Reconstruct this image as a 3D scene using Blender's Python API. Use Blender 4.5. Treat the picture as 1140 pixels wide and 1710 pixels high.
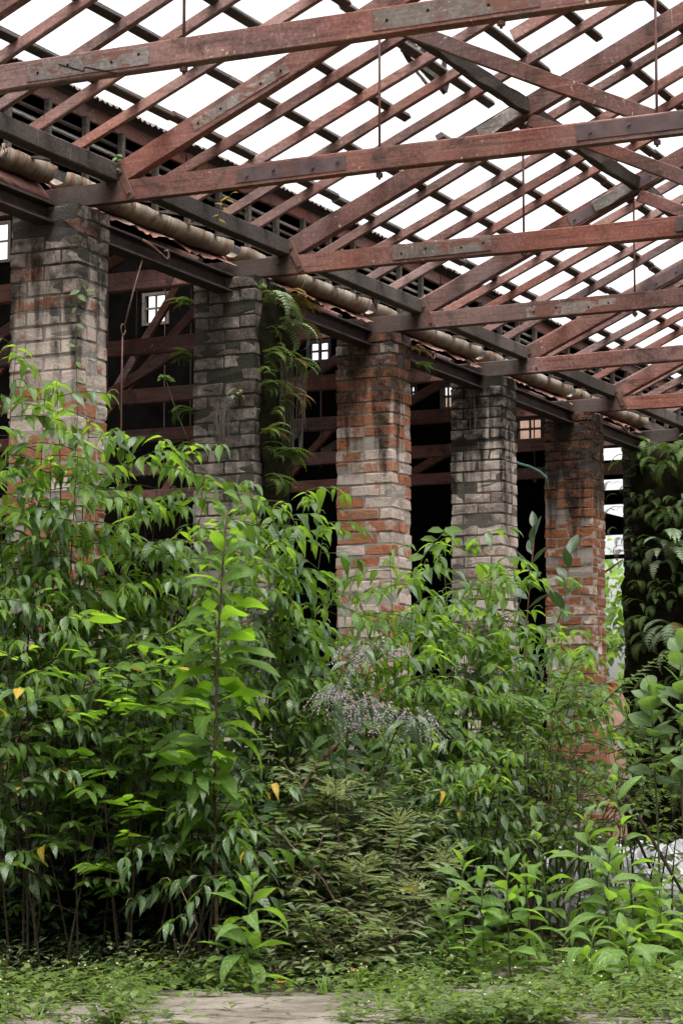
import bpy, bmesh, math, random
import numpy as np
from mathutils import Vector as V, Matrix, noise as mnoise

for o in list(bpy.data.objects):
    bpy.data.objects.remove(o)
SC = bpy.context.scene
COL = SC.collection
R = math.radians
PI = math.pi

# ------------------------------------------------------------------ camera
CAM = V((-13.2606, -8.4061, 1.2))
YAW, PITCH, FPX = R(25.5018), R(6.2995), 3969.4
cd = bpy.data.cameras.new('camera')
cam = bpy.data.objects.new('camera', cd)
COL.objects.link(cam)
cd.sensor_fit = 'VERTICAL'
cd.sensor_height = 36.0
cd.sensor_width = 24.0
cd.lens = FPX / 1710.0 * 36.0
cd.clip_end = 2000
cam.location = CAM
cam.rotation_euler = (PI / 2 + PITCH, 0, YAW - PI / 2)
SC.camera = cam

# ------------------------------------------------------------------ light
SUN_EL, SUN_AZ = R(72), R(215)          # azimuth measured from +X towards +Y
w = bpy.data.worlds.new('World')
SC.world = w
w.use_nodes = True
nt = w.node_tree
nt.nodes.clear()
sky = nt.nodes.new('ShaderNodeTexSky')
sky.sky_type = 'NISHITA'
sky.sun_disc = False
sky.sun_elevation = SUN_EL
sky.sun_rotation = PI / 2 - SUN_AZ
sky.dust_density = 6.0
sky.air_density = 1.0
hs = nt.nodes.new('ShaderNodeHueSaturation')
hs.inputs['Saturation'].default_value = 0.12
bg = nt.nodes.new('ShaderNodeBackground')
bg.inputs['Strength'].default_value = 0.15
wo = nt.nodes.new('ShaderNodeOutputWorld')
nt.links.new(sky.outputs[0], hs.inputs['Color'])
nt.links.new(hs.outputs[0], bg.inputs['Color'])
nt.links.new(bg.outputs[0], wo.inputs['Surface'])
sd = bpy.data.lights.new('sun', 'SUN')
sd.energy = 1.5
sd.angle = R(40)
sd.color = (1.0, 0.97, 0.93)
sun = bpy.data.objects.new('sun', sd)
COL.objects.link(sun)
sdir = V((math.cos(SUN_EL) * math.cos(SUN_AZ), math.cos(SUN_EL) * math.sin(SUN_AZ), math.sin(SUN_EL)))
sun.rotation_euler = sdir.to_track_quat('Z', 'Y').to_euler()
sun.location = (-5, -5, 20)
vs = SC.view_settings
vs.view_transform = 'Standard'
vs.look = 'None'
vs.gamma = 1.0
vs.use_curve_mapping = False
vs.exposure = 1.68
SC.cycles.use_adaptive_sampling = True
SC.cycles.adaptive_threshold = 0.03
SC.cycles.max_bounces = 7
SC.cycles.diffuse_bounces = 3
SC.cycles.glossy_bounces = 2
SC.cycles.transmission_bounces = 4
SC.cycles.caustics_reflective = False
SC.cycles.caustics_refractive = False

# ------------------------------------------------------------------ measuring helpers (metres from the surveyed camera)
FW = V((math.cos(YAW) * math.cos(PITCH), math.sin(YAW) * math.cos(PITCH), math.sin(PITCH)))
RT = V((math.sin(YAW), -math.cos(YAW), 0))
UP = RT.cross(FW)


def ray(px, py):
    return FW + RT * ((px - 570) / FPX) + UP * ((855 - py) / FPX)


def at(px, py, d):
    return CAM + ray(px, py) * d


def gp(px, d, z=0.0):
    p = CAM + ray(px, 1293) * d
    return V((p.x, p.y, z))


def onX(px, py, X):
    r = ray(px, py)
    return CAM + r * ((X - CAM.x) / r.x)


def onY(px, py, Y):
    r = ray(px, py)
    return CAM + r * ((Y - CAM.y) / r.y)


# ------------------------------------------------------------------ object helpers
def link(o, parent=None):
    COL.objects.link(o)
    if parent is not None:
        o.parent = parent
    return o


def tag(o, label=None, cat=None, group=None, kind=None):
    if label: o['label'] = label
    if cat: o['category'] = cat
    if group: o['group'] = group
    if kind: o['kind'] = kind
    return o


def empty(name, loc, label, cat, group=None):
    o = bpy.data.objects.new(name, None)
    o.empty_display_size = 0.2
    o.location = loc
    link(o)
    return tag(o, label, cat, group)


def new_mesh(name, verts, faces, mat, smooth=False):
    me = bpy.data.meshes.new(name)
    me.from_pydata([tuple(v) for v in verts], [], faces)
    if mat is not None:
        me.materials.append(mat)
    if smooth:
        me.polygons.foreach_set('use_smooth', [True] * len(me.polygons))
    return me


class MB:
    """collects shapes of ONE part, in world space"""
    def __init__(s):
        s.v, s.f = [], []

    def add(s, vs_, fs):
        n = len(s.v)
        s.v += [V(p) for p in vs_]
        s.f += [tuple(i + n for i in f) for f in fs]
        return s

    def box(s, a, b):
        x0, y0, z0 = a
        x1, y1, z1 = b
        s.add([(x0, y0, z0), (x1, y0, z0), (x1, y1, z0), (x0, y1, z0), (x0, y0, z1), (x1, y0, z1), (x1, y1, z1), (x0, y1, z1)],
              [(0, 3, 2, 1), (4, 5, 6, 7), (0, 1, 5, 4), (1, 2, 6, 5), (2, 3, 7, 6), (3, 0, 4, 7)])
        return s

    def beam(s, a, b, wd, ht, up=(0, 0, 1), ch=0.006, seg=1, bow=0.0, rough=0.0, seed=0):
        """timber from a to b (axis line), chamfered, slightly bowed and uneven"""
        a, b = V(a), V(b)
        d = (b - a).normalized()
        side = d.cross(V(up)).normalized()
        u = side.cross(d).normalized()
        rng = random.Random(seed)
        hw, hh = wd / 2, ht / 2
        prof = [(-hw + ch, -hh), (hw - ch, -hh), (hw, -hh + ch), (hw, hh - ch), (hw - ch, hh), (-hw + ch, hh), (-hw, hh - ch), (-hw, -hh + ch)]
        vs_, fs = [], []
        for i in range(seg + 1):
            t = i / seg
            c = a.lerp(b, t) + u * (bow * math.sin(PI * t)) + side * (bow * .5 * math.sin(PI * t + .4))
            for (x, y) in prof:
                jx = rng.uniform(-rough, rough)
                jy = rng.uniform(-rough, rough)
                vs_.append(c + side * (x + jx) + u * (y + jy))
        for i in range(seg):
            for j in range(8):
                k = (j + 1) % 8
                fs.append((i * 8 + j, i * 8 + k, i * 8 + 8 + k, i * 8 + 8 + j))
        fs.append(tuple(range(7, -1, -1)))
        fs.append(tuple(seg * 8 + j for j in range(8)))
        return s.add(vs_, fs)

    def tube(s, pts, rad, n=6):
        pts = [V(p) for p in pts]
        m = len(pts)
        if not hasattr(rad, '__len__'):
            rad = [rad] * m
        vs_, fs = [], []
        prev = None
        for i in range(m):
            d = (pts[min(i + 1, m - 1)] - pts[max(i - 1, 0)])
            d = d.normalized() if d.length > 1e-9 else V((0, 0, 1))
            ref = prev if prev is not None else (V((0, 0, 1)) if abs(d.z) < .9 else V((1, 0, 0)))
            x = (ref - d * ref.dot(d))
            x = x.normalized() if x.length > 1e-6 else d.orthogonal().normalized()
            prev = x
            y = d.cross(x)
            for j in range(n):
                a = 2 * PI * j / n
                vs_.append(pts[i] + (x * math.cos(a) + y * math.sin(a)) * rad[i])
        for i in range(m - 1):
            for j in range(n):
                k = (j + 1) % n
                fs.append((i * n + j, i * n + k, i * n + n + k, i * n + n + j))
        fs.append(tuple(range(n - 1, -1, -1)))
        fs.append(tuple((m - 1) * n + j for j in range(n)))
        return s.add(vs_, fs)

    def build(s, name, mat, parent=None, smooth=False, origin=None):
        if parent is not None:
            off = parent.matrix_basis.translation.copy()
            if parent.parent is not None:
                off += parent.parent.matrix_basis.translation
        else:
            off = V(origin) if origin is not None else V((0, 0, 0))
        me = new_mesh(name, [p - off for p in s.v], s.f, mat, smooth)
        o = bpy.data.objects.new(name, me)
        if parent is None:
            o.location = off
        return link(o, parent)


# ------------------------------------------------------------------ materials
class NB:
    def __init__(s, name):
        s.m = bpy.data.materials.new(name)
        s.m.use_nodes = True
        s.t = s.m.node_tree
        s.t.nodes.clear()
        s.out = s.t.nodes.new('ShaderNodeOutputMaterial')

    def n(s, typ, **kw):
        nd = s.t.nodes.new(typ)
        for k, v in kw.items():
            setattr(nd, k, v)
        return nd

    def l(s, a, b):
        s.t.links.new(a, b)

    def setin(s, sock, v):
        if isinstance(v, bpy.types.NodeSocket):
            s.l(v, sock)
        else:
            if isinstance(v, (tuple, list)) and len(v) == 3 and sock.type == 'RGBA':
                v = (*v, 1)
            sock.default_value = v

    def pos(s, scale=(1, 1, 1), obj=False):
        if obj:
            src = s.n('ShaderNodeTexCoord').outputs['Object']
        else:
            src = s.n('ShaderNodeNewGeometry').outputs['Position']
        mp = s.n('ShaderNodeMapping')
        mp.inputs['Scale'].default_value = scale
        s.l(src, mp.inputs['Vector'])
        return mp.outputs[0]

    def noise(s, vec, scale, detail=4, rough=.55, dist=0.0):
        nd = s.n('ShaderNodeTexNoise')
        s.l(vec, nd.inputs['Vector'])
        nd.inputs['Scale'].default_value = scale
        nd.inputs['Detail'].default_value = detail
        nd.inputs['Roughness'].default_value = rough
        nd.inputs['Distortion'].default_value = dist
        return nd.outputs['Fac']

    def ramp(s, fac, lo, hi, a=0.0, b=1.0):
        mr = s.n('ShaderNodeMapRange')
        mr.interpolation_type = 'SMOOTHSTEP'
        s.setin(mr.inputs['Value'], fac)
        for k, v in (('From Min', lo), ('From Max', hi), ('To Min', a), ('To Max', b)):
            s.setin(mr.inputs[k], v)
        return mr.outputs[0]

    def mix(s, fac, a, b, mode='MIX'):
        mx = s.n('ShaderNodeMix')
        mx.data_type = 'RGBA'
        mx.blend_type = mode
        s.setin(mx.inputs['Factor'], fac)
        s.setin(mx.inputs['A'] if False else mx.inputs[6], a)
        s.setin(mx.inputs[7], b)
        return mx.outputs[2]

    def math(s, op, a, b=0.0):
        m = s.n('ShaderNodeMath')
        m.operation = op
        s.setin(m.inputs[0], a)
        s.setin(m.inputs[1], b)
        return m.outputs[0]

    def bump(s, h, strength=.5, dist=.01):
        b = s.n('ShaderNodeBump')
        b.inputs['Strength'].default_value = strength
        b.inputs['Distance'].default_value = dist
        s.l(h, b.inputs['Height'])
        return b.outputs[0]

    def principled(s, col, rough=.8, spec=.3, metal=0.0, normal=None):
        p = s.n('ShaderNodeBsdfPrincipled')
        s.setin(p.inputs['Base Color'], col)
        s.setin(p.inputs['Roughness'], rough)
        s.setin(p.inputs['Specular IOR Level'], spec)
        s.setin(p.inputs['Metallic'], metal)
        if normal is not None:
            s.l(normal, p.inputs['Normal'])
        return p

    def done(s, shader):
        s.l(shader.outputs[0], s.out.inputs['Surface'])
        return s.m


def rnd(b):
    return b.n('ShaderNodeObjectInfo').outputs['Random']


def timber(name, c0, c1, grime, lichen=.5, streak=0.3, grimeamt=.5, patch=None, heel=False):
    b = NB(name)
    p = b.pos()
    r = rnd(b)
    big = b.noise(p, 1.7, 5, .6)
    col = b.mix(b.ramp(big, .35, .68), c0, c1)
    fine = b.noise(b.pos((1, 1, 1)), 45, 4, .7)
    col = b.mix(b.ramp(fine, .42, .75, 0, .6), col, tuple(x * 1.5 + .02 for x in c1))
    spk = b.noise(b.pos((1, 1, 1)), 22, 5, .75)
    col = b.mix(b.ramp(spk, .54, .72, 0, .55), col, tuple(x * .8 for x in grime))
    hv = b.n('ShaderNodeHueSaturation')
    b.l(col, hv.inputs['Color'])
    b.setin(hv.inputs['Value'], b.ramp(r, 0, 1, .72, 1.22))
    b.setin(hv.inputs['Saturation'], b.ramp(b.noise(p, .9, 2), .3, .7, .65, 1.1))
    col = hv.outputs[0]
    g = b.ramp(b.noise(b.pos((1.2, 1.2, 1.2)), 2.6, 6, .68, .4), .5, .72, 0, grimeamt)
    col = b.mix(g, col, grime)
    # grain along the timber
    gr = b.noise(b.pos((34, 1.3, 34)), 1.6, 4, .65)
    col = b.mix(b.ramp(gr, .5, .7, 0, .6), col, grime)
    gr2 = b.noise(b.pos((50, 1.0, 50)), 1.3, 3, .6)
    col = b.mix(b.ramp(gr2, .56, .72, 0, .3), col, tuple(x * 1.5 + .03 for x in c1))
    # pale lichen specks and drips
    sp = b.ramp(b.noise(p, 42, 2, .5), .66, .71, 0, 1)
    zone = b.ramp(b.noise(p, 2.2, 3), .5, .66)
    col = b.mix(b.math('MULTIPLY', b.math('MULTIPLY', sp, zone), lichen), col, (.42, .42, .28))
    dr = b.ramp(b.noise(b.pos((18, 18, 1.5)), 1.6, 3, .6), .66, .76, 0, 1)
    col = b.mix(b.math('MULTIPLY', b.math('MULTIPLY', dr, b.ramp(b.noise(p, 1.1, 2), .5, .7)), streak), col, (.36, .34, .24))
    if patch:
        col = b.mix(b.ramp(b.noise(b.pos((1, .6, 1)), 7, 6, .75, .4), .5, .57, 0, .9), col, patch)
    if heel:      # rot-blackened timber ends above the pillars
        sp_ = b.n('ShaderNodeSeparateXYZ')
        b.l(b.n('ShaderNodeNewGeometry').outputs['Position'], sp_.inputs[0])
        yy = b.math('ADD', sp_.outputs[1], b.math('MULTIPLY', b.math('SUBTRACT', b.noise(p, 6, 5, .7), .5), .5))
        hm = b.math('MULTIPLY', b.ramp(yy, -.62, -.42), b.ramp(sp_.outputs[1], .3, .34, 1, 0))
        col = b.mix(b.math('MULTIPLY', hm, .85), col, b.mix(b.noise(p, 18, 4), (.02, .017, .015), (.06, .05, .042)))
    h = b.noise(b.pos((4, 4, 4)), 12, 6, .7)
    return b.done(b.principled(col, .82, .25, 0, b.bump(h, .5, .006)))


M = {}
M['red'] = timber('faded_red_timber', (.138, .05, .037), (.2, .088, .067), (.03, .022, .018), 1.0, .9, .9, heel=True)
M['rafter'] = timber('dusty_red_rafter', (.15, .064, .05), (.225, .114, .092), (.045, .033, .028), .6, .2, .75)
M['dark'] = timber('blackened_timber', (.035, .026, .021), (.075, .055, .045), (.018, .015, .013), .4, .2, .7)
M['batten'] = timber('dark_batten', (.04, .03, .026), (.07, .05, .042), (.02, .017, .015), .15, .1, .5)
M['grey'] = timber('weathered_grey_timber', (.15, .13, .115), (.27, .24, .21), (.06, .05, .042), 1.0, .5, .55)
M['greyred'] = timber('bare_grey_board', (.12, .092, .078), (.21, .175, .15), (.1, .055, .042), .9, .4, .7, patch=(.15, .06, .042))


def steel(name, c0, c1, rust, amt=.5, metal=.2, rough=.6):
    b = NB(name)
    p = b.pos()
    col = b.mix(b.ramp(b.noise(p, 8, 5, .65), .35, .65), c0, c1)
    col = b.mix(b.ramp(b.noise(p, 5, 6, .7, .5), .5, .64, 0, amt), col, rust)
    return b.done(b.principled(col, rough, .4, metal, b.bump(b.noise(p, 60, 4), .25, .003)))


M['plate'] = steel('rusty_steel_plate', (.075, .05, .05), (.12, .08, .078), (.15, .06, .035), .5)
M['rod'] = steel('rusty_rod', (.07, .035, .028), (.13, .06, .045), (.2, .08, .04), .5)
M['ibeam'] = steel('black_steel_beam', (.02, .016, .015), (.045, .03, .026), (.1, .045, .03), .45)
M['roofsheet'] = steel('dark_corrugated_iron', (.05, .042, .038), (.1, .08, .07), (.12, .06, .04), .5)
M['hose'] = steel('teal_hose', (.13, .3, .27), (.2, .38, .34), (.2, .25, .2), .2, 0, .5)
M['hole'] = NB('bolt_hole_black'); M['hole'] = M['hole'].done(M['hole'].principled((.012, .01, .009), .9, .1))


def gutter_mat():
    b = NB('rusted_white_gutter')
    p = b.pos()
    col = b.mix(b.ramp(b.noise(p, 3.5, 4), .35, .65), (.46, .41, .34), (.26, .2, .145))
    st = b.noise(b.pos((26, 3, 3)), 1.0, 4, .65)
    col = b.mix(b.ramp(st, .5, .66, 0, .85), col, (.2, .075, .03))
    col = b.mix(b.ramp(b.noise(p, 4.3, 6, .7, .3), .55, .66, 0, .9), col, (.1, .042, .022))
    sep = b.n('ShaderNodeSeparateXYZ')
    b.l(b.n('ShaderNodeNewGeometry').outputs['Position'], sep.inputs[0])
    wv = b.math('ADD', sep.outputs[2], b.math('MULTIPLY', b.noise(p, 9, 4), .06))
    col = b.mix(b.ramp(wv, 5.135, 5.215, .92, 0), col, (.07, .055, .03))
    return b.done(b.principled(col, .7, .3, .1, b.bump(b.noise(p, 40, 4), .4, .004)))


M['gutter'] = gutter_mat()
M['flash'] = steel('peeling_red_flashing', (.2, .075, .055), (.28, .14, .11), (.3, .24, .2), .6, 0, .8)


def brick_mat(name, fresh, white, grey, moldz, mold, seed, wlo=0.0, moss=.2):
    """fresh = bare brick colours (two), white = share of lime wash, moldz = height where black mould starts"""
    b = NB(name)
    r = rnd(b)
    p = b.pos()
    sep = b.n('ShaderNodeSeparateXYZ')
    b.l(b.n('ShaderNodeNewGeometry').outputs['Position'], sep.inputs[0])
    z = sep.outputs[2]
    wn = b.n('ShaderNodeTexWhiteNoise')
    wn.noise_dimensions = '1D'
    b.l(r, wn.inputs['W'])
    r2 = wn.outputs['Value']
    col = b.mix(r, fresh[0], fresh[1])
    col = b.mix(b.ramp(b.noise(p, 22, 5, .7), .35, .7, 0, .6), col, tuple(c * .62 for c in fresh[1]))
    # remnant lime wash, brick by brick plus a blotchy edge
    lw = b.math('ADD', b.math('MULTIPLY', r2, .55), b.math('MULTIPLY', b.noise(p, 5.5, 6, .7), .9))
    lw = b.math('ADD', lw, b.math('MULTIPLY', b.noise(b.pos((1, 1, .8)), 1.3, 2), .5))
    lw = b.math('ADD', lw, b.ramp(z, 2.6, 4.2, wlo, white))
    lwm = b.ramp(lw, 1.22, 1.36, 0, .85)
    wc = b.mix(b.noise(p, 14, 4), (.72, .63, .55), (.5, .42, .35))
    col = b.mix(lwm, col, wc)
    col = b.mix(b.ramp(b.noise(p, 26, 6, .8), .54, .7, 0, .32), col, (.12, .085, .062))
    col = b.mix(b.ramp(b.noise(p, 60, 4, .7), .62, .72, 0, .5), col, (.05, .038, .03))
    # grey weathering
    gm = b.ramp(b.noise(b.pos((1.3, 1.3, .7)), 2.0 + seed * .1, 5, .6), .62 - grey * .4, .8 - grey * .4, 0, .8)
    gc = b.mix(b.noise(p, 17, 5, .7), (.1, .085, .07), (.34, .3, .255))
    col = b.mix(gm, col, gc)
    # black mould streaks running down from the top
    st = b.noise(b.pos((7, 7, .55)), 1.0, 4, .6)
    hz = b.ramp(b.math('ADD', z, b.math('MULTIPLY', b.math('SUBTRACT', st, .5), 3.2)), moldz - .4, moldz + .2, 0, 1)
    mm = b.math('MULTIPLY', hz, b.ramp(b.noise(p, 9, 6, .72), .3, .62, .45, 1))
    col = b.mix(b.math('MULTIPLY', mm, min(1, mold * 1.1)), col, b.mix(b.ramp(b.noise(p, 30, 4), .35, .65), (.006, .005, .004), (.034, .028, .022)))
    # sooty blotches with ragged edges
    bl = b.noise(b.pos((1.7, 1.7, .6)), 1.6, 7, .72, .6)
    col = b.mix(b.ramp(bl, .55, .66, 0, .78 * mold * min(1, .35 + grey * 2)), col, b.mix(b.ramp(b.noise(p, 34, 4), .35, .65), (.009, .0075, .006), (.05, .042, .033)))
    # moss film
    ms = b.ramp(b.noise(p, 3.1, 6, .75, .5), .6, .75, 0, moss)
    col = b.mix(ms, col, (.06, .07, .022))
    h = b.math('ADD', b.noise(p, 30, 6, .75), b.math('MULTIPLY', b.noise(p, 9, 3), .8))
    return b.done(b.principled(col, .92, .15, 0, b.bump(h, 1.0, .03)))


def mortar_mat(name, c, moldz, mold):
    b = NB(name)
    p = b.pos()
    sep = b.n('ShaderNodeSeparateXYZ')
    b.l(b.n('ShaderNodeNewGeometry').outputs['Position'], sep.inputs[0])
    col = b.mix(b.noise(p, 6, 5, .7), c, tuple(x * .55 for x in c))
    st = b.noise(b.pos((7, 7, .55)), 1.0, 4, .6)
    hz = b.ramp(b.math('ADD', sep.outputs[2], b.math('MULTIPLY', b.math('SUBTRACT', st, .5), 3.2)), moldz - .55, moldz + .25, 0, mold)
    col = b.mix(hz, col, (.014, .012, .0095))
    return b.done(b.principled(col, .95, .1, 0, b.bump(b.noise(p, 60, 5, .7), .9, .012)))


def simple(name, c0, c1, scale=6, rough=.9, spec=.2, bump=.4, bd=.01):
    b = NB(name)
    p = b.pos()
    col = b.mix(b.ramp(b.noise(p, scale, 6, .65), .3, .7), c0, c1)
    return b.done(b.principled(col, rough, spec, 0, b.bump(b.noise(p, scale * 6, 5, .7), bump, bd)))


M['earth'] = simple('leaf_littered_earth', (.035, .026, .017), (.085, .066, .044), 3, .95, .1, .8, .03)
def concrete_mat():
    b = NB('dirty_concrete')
    p = b.pos()
    col = b.mix(b.ramp(b.noise(p, 2.2, 6, .7), .35, .65), (.2, .175, .145), (.105, .09, .07))
    col = b.mix(b.ramp(b.noise(p, 28, 5, .75), .45, .68, 0, .6), col, (.07, .058, .045))
    col = b.mix(b.ramp(b.noise(p, 5, 6, .75, .8), .56, .64, 0, .85), col, (.035, .03, .018))
    vo = b.n('ShaderNodeTexVoronoi')
    vo.feature = 'DISTANCE_TO_EDGE'
    vo.inputs['Scale'].default_value = 1.3
    ds = b.n('ShaderNodeVectorMath')
    ds.operation = 'ADD'
    b.l(p, ds.inputs[0])
    cb = b.n('ShaderNodeCombineXYZ')
    b.l(b.math('MULTIPLY', b.noise(p, 3, 4), .5), cb.inputs[0])
    b.l(b.math('MULTIPLY', b.noise(p, 4, 4), .5), cb.inputs[1])
    b.l(cb.outputs[0], ds.inputs[1])
    b.l(ds.outputs[0], vo.inputs['Vector'])
    ck = b.ramp(vo.outputs['Distance'], .004, .016, .9, 0)
    col = b.mix(ck, col, (.02, .017, .012))
    return b.done(b.principled(col, .92, .2, 0, b.bump(b.noise(p, 50, 5, .75), .8, .01)))


M['concrete'] = concrete_mat()
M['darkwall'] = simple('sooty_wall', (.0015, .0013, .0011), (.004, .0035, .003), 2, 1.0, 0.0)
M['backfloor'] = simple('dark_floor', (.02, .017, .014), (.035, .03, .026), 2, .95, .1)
M['sack'] = simple('white_plastic_sack', (.24, .24, .25), (.36, .36, .36), 5, .5, .4, .3, .01)
M['bark'] = simple('brown_bark', (.06, .04, .026), (.12, .085, .055), 14, .9, .1, .7, .008)
M['darkbark'] = simple('dark_bark', (.03, .023, .017), (.06, .045, .032), 14, .9, .1, .7, .008)
M['stem'] = simple('green_stem', (.045, .06, .02), (.085, .1, .035), 20, .7, .2, .2, .003)
M['redstem'] = simple('reddish_stem', (.11, .05, .025), (.17, .09, .045), 20, .7, .2, .2, .003)
M['moss'] = simple('dark_root_mat', (.008, .007, .004), (.026, .025, .011), 12, 1, .05, 1, .03)
M['roots'] = simple('dry_grey_roots', (.1, .085, .07), (.2, .175, .15), 30, .95, .1, .3, .003)
M['redplastic'] = simple('red_plastic', (.4, .03, .03), (.45, .05, .04), 4, .5, .4, .1, .002)
M['pinkwall'] = simple('pinkish_brick_wall', (.42, .24, .17), (.5, .36, .29), 5, .95, .1, .5)
M['sidewall'] = simple('mossy_side_wall', (.07, .055, .04), (.16, .11, .08), 4, .95, .1, .5)


def leafmat(name, c0, c1, trans, tfac=.38, rough=.42, spec=.5, veins=True):
    b = NB(name)
    at_ = b.n('ShaderNodeAttribute')
    at_.attribute_name = 'tone'
    r = rnd(b)
    t = b.math('FRACT', b.math('ADD', at_.outputs['Fac'], r))
    col = b.mix(t, c0, c1)
    p = b.pos()
    col = b.mix(b.ramp(b.noise(p, 30, 3), .35, .7, 0, .3), col, tuple(x * .6 for x in c0))
    bf = b.n('ShaderNodeNewGeometry').outputs['Backfacing']
    col = b.mix(b.math('MULTIPLY', bf, .35), col, tuple(x * 1.5 + .02 for x in c1))
    lu = b.n('ShaderNodeAttribute'); lu.attribute_name = 'lu'
    lv = b.n('ShaderNodeAttribute'); lv.attribute_name = 'lv'
    alu = b.math('ABSOLUTE', lu.outputs['Fac'])
    vein = b.math('SINE', b.math('SUBTRACT', b.math('MULTIPLY', lv.outputs['Fac'], 52.0), b.math('MULTIPLY', alu, 9.0)))
    rib = b.ramp(alu, .02, .14, .6, 0) if veins else 0.0
    if veins:
        col = b.mix(rib, col, tuple(x * 1.5 + .05 for x in c1))
        col = b.mix(b.ramp(vein, .2, 1, 0, .28), col, tuple(x * .55 for x in c0))
        # blemishes and holes-like brown spots
        col = b.mix(b.ramp(b.noise(p, 46, 3, .6), .68, .74, 0, .7), col, (.11, .075, .03))
        hgt = b.math('ADD', b.math('MULTIPLY', vein, .5), b.noise(p, 60, 3))
        nrm = b.bump(hgt, .5, .004)
    else:
        nrm = b.bump(b.noise(p, 90, 2), .25, .003)
    pr = b.principled(col, rough, spec, 0, nrm)
    tr = b.n('ShaderNodeBsdfTranslucent')
    tc = b.mix(t, trans, tuple(x * .75 for x in trans))
    b.l(tc, tr.inputs['Color'])
    mx = b.n('ShaderNodeMixShader')
    mx.inputs[0].default_value = tfac
    b.l(pr.outputs[0], mx.inputs[1])
    b.l(tr.outputs[0], mx.inputs[2])
    return b.done(mx)


M['leafA'] = leafmat('pepper_leaf', (.034, .08, .018), (.08, .145, .036), (.18, .35, .027), .38, .36, .95)
M['leafY'] = leafmat('young_pepper_leaf', (.075, .15, .02), (.12, .21, .035), (.34, .58, .04), .48, .4, .5)
M['leafB'] = leafmat('broad_leaf', (.07, .14, .02), (.11, .19, .03), (.3, .55, .03), .5, .5, .4)
M['leafH'] = leafmat('herb_leaf', (.08, .15, .028), (.13, .22, .05), (.3, .52, .045), .42, .5, .4)
M['leafG'] = leafmat('grey_leaf', (.1, .135, .055), (.22, .26, .125), (.24, .35, .08), .34, .55, .4)
M['leafS'] = leafmat('small_bush_leaf', (.032, .065, .012), (.1, .15, .028), (.2, .34, .03), .38, .5, .4)
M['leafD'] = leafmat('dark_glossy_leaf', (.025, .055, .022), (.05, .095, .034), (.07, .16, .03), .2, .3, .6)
M['leafR'] = leafmat('round_leaf', (.1, .17, .055), (.16, .23, .1), (.26, .45, .06), .38, .5, .4)
M['cover'] = leafmat('ground_cover_leaf', (.04, .072, .016), (.125, .17, .04), (.2, .32, .04), .34, .55, .35, veins=False)
M['yellow'] = leafmat('yellowed_leaf', (.3, .22, .02), (.42, .28, .04), (.5, .36, .03), .35, .5, .3)
M['deadleaf'] = leafmat('dead_leaf', (.06, .038, .02), (.14, .09, .05), (.12, .07, .03), .15, .8, .2, veins=False)
M['fern'] = leafmat('fern_leaf', (.045, .085, .018), (.1, .15, .035), (.18, .3, .03), .35, .55, .3, veins=False)
M['fernpale'] = leafmat('pale_fern_leaf', (.15, .21, .11), (.22, .28, .16), (.22, .32, .1), .25, .5, .35, veins=False)
M['ferndry'] = leafmat('dry_fern_leaf', (.1, .07, .015), (.17, .12, .03), (.2, .14, .02), .3, .6, .2, veins=False)
M['farleaf'] = leafmat('distant_tree_leaf', (.07, .14, .02), (.14, .22, .04), (.3, .46, .05), .4, .5, .3, veins=False)
M['lilac'] = simple('lilac_petal', (.29, .265, .31), (.42, .38, .42), 40, .8, .2, .1, .002)
M['orangeflower'] = simple('orange_petal', (.75, .18, .015), (.8, .26, .02), 40, .7, .2, .1, .002)
M['redflower'] = simple('red_petal', (.5, .05, .03), (.6, .12, .08), 40, .7, .2, .1, .002)
M['catkin'] = simple('pale_green_catkin', (.16, .2, .06), (.24, .27, .1), 40, .8, .2, .1, .002)
M['cream'] = simple('cream_flower_bud', (.35, .33, .2), (.45, .42, .28), 40, .8, .2, .1, .002)

# ------------------------------------------------------------------ measurements of the building
S = 2.5                       # bay length along the row (X)
ZP = 4.94                     # pillar top
ZC = 4.95                     # underside of the tie beams
CH = 0.145                    # tie beam depth
SL = 0.45                     # roof slope
Y1, Y2, Y3 = -2.344, -4.156, -5.97
WX, WY = 0.193, 0.262         # half pillar sides
YH = -0.55


def prin_z(y):                # underside of a principal rafter at |y|
    return ZC + CH + SL * (abs(y) - .55)


RZ0 = 5.222                    # underside of common rafters at |y| = .45


def raf_z(y):
    return RZ0 + SL * (abs(y) - .45)


# ------------------------------------------------------------------ ground
def sheet(name, x0, x1, y0, y1, nx, ny, z, mat, bumpy=0.0):
    vs_, fs = [], []
    for j in range(ny + 1):
        for i in range(nx + 1):
            x = x0 + (x1 - x0) * i / nx
            y = y0 + (y1 - y0) * j / ny
            vs_.append((x, y, z + bumpy * mnoise.noise(V((x * .7, y * .7, 3.1)))))
    for j in range(ny):
        for i in range(nx):
            a = j * (nx + 1) + i
            fs.append((a, a + 1, a + nx + 2, a + nx + 1))
    o = bpy.data.objects.new(name, new_mesh(name, vs_, fs, mat, True))
    link(o)
    o['kind'] = 'structure'
    return o


sheet('ground', -600, 600, -600, 600, 2, 2, 0.0, M['earth'])
sheet('ground_floor_inside', -7, 40, .5, 16, 4, 4, 0.006, M['backfloor'])['kind'] = 'structure'


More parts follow.
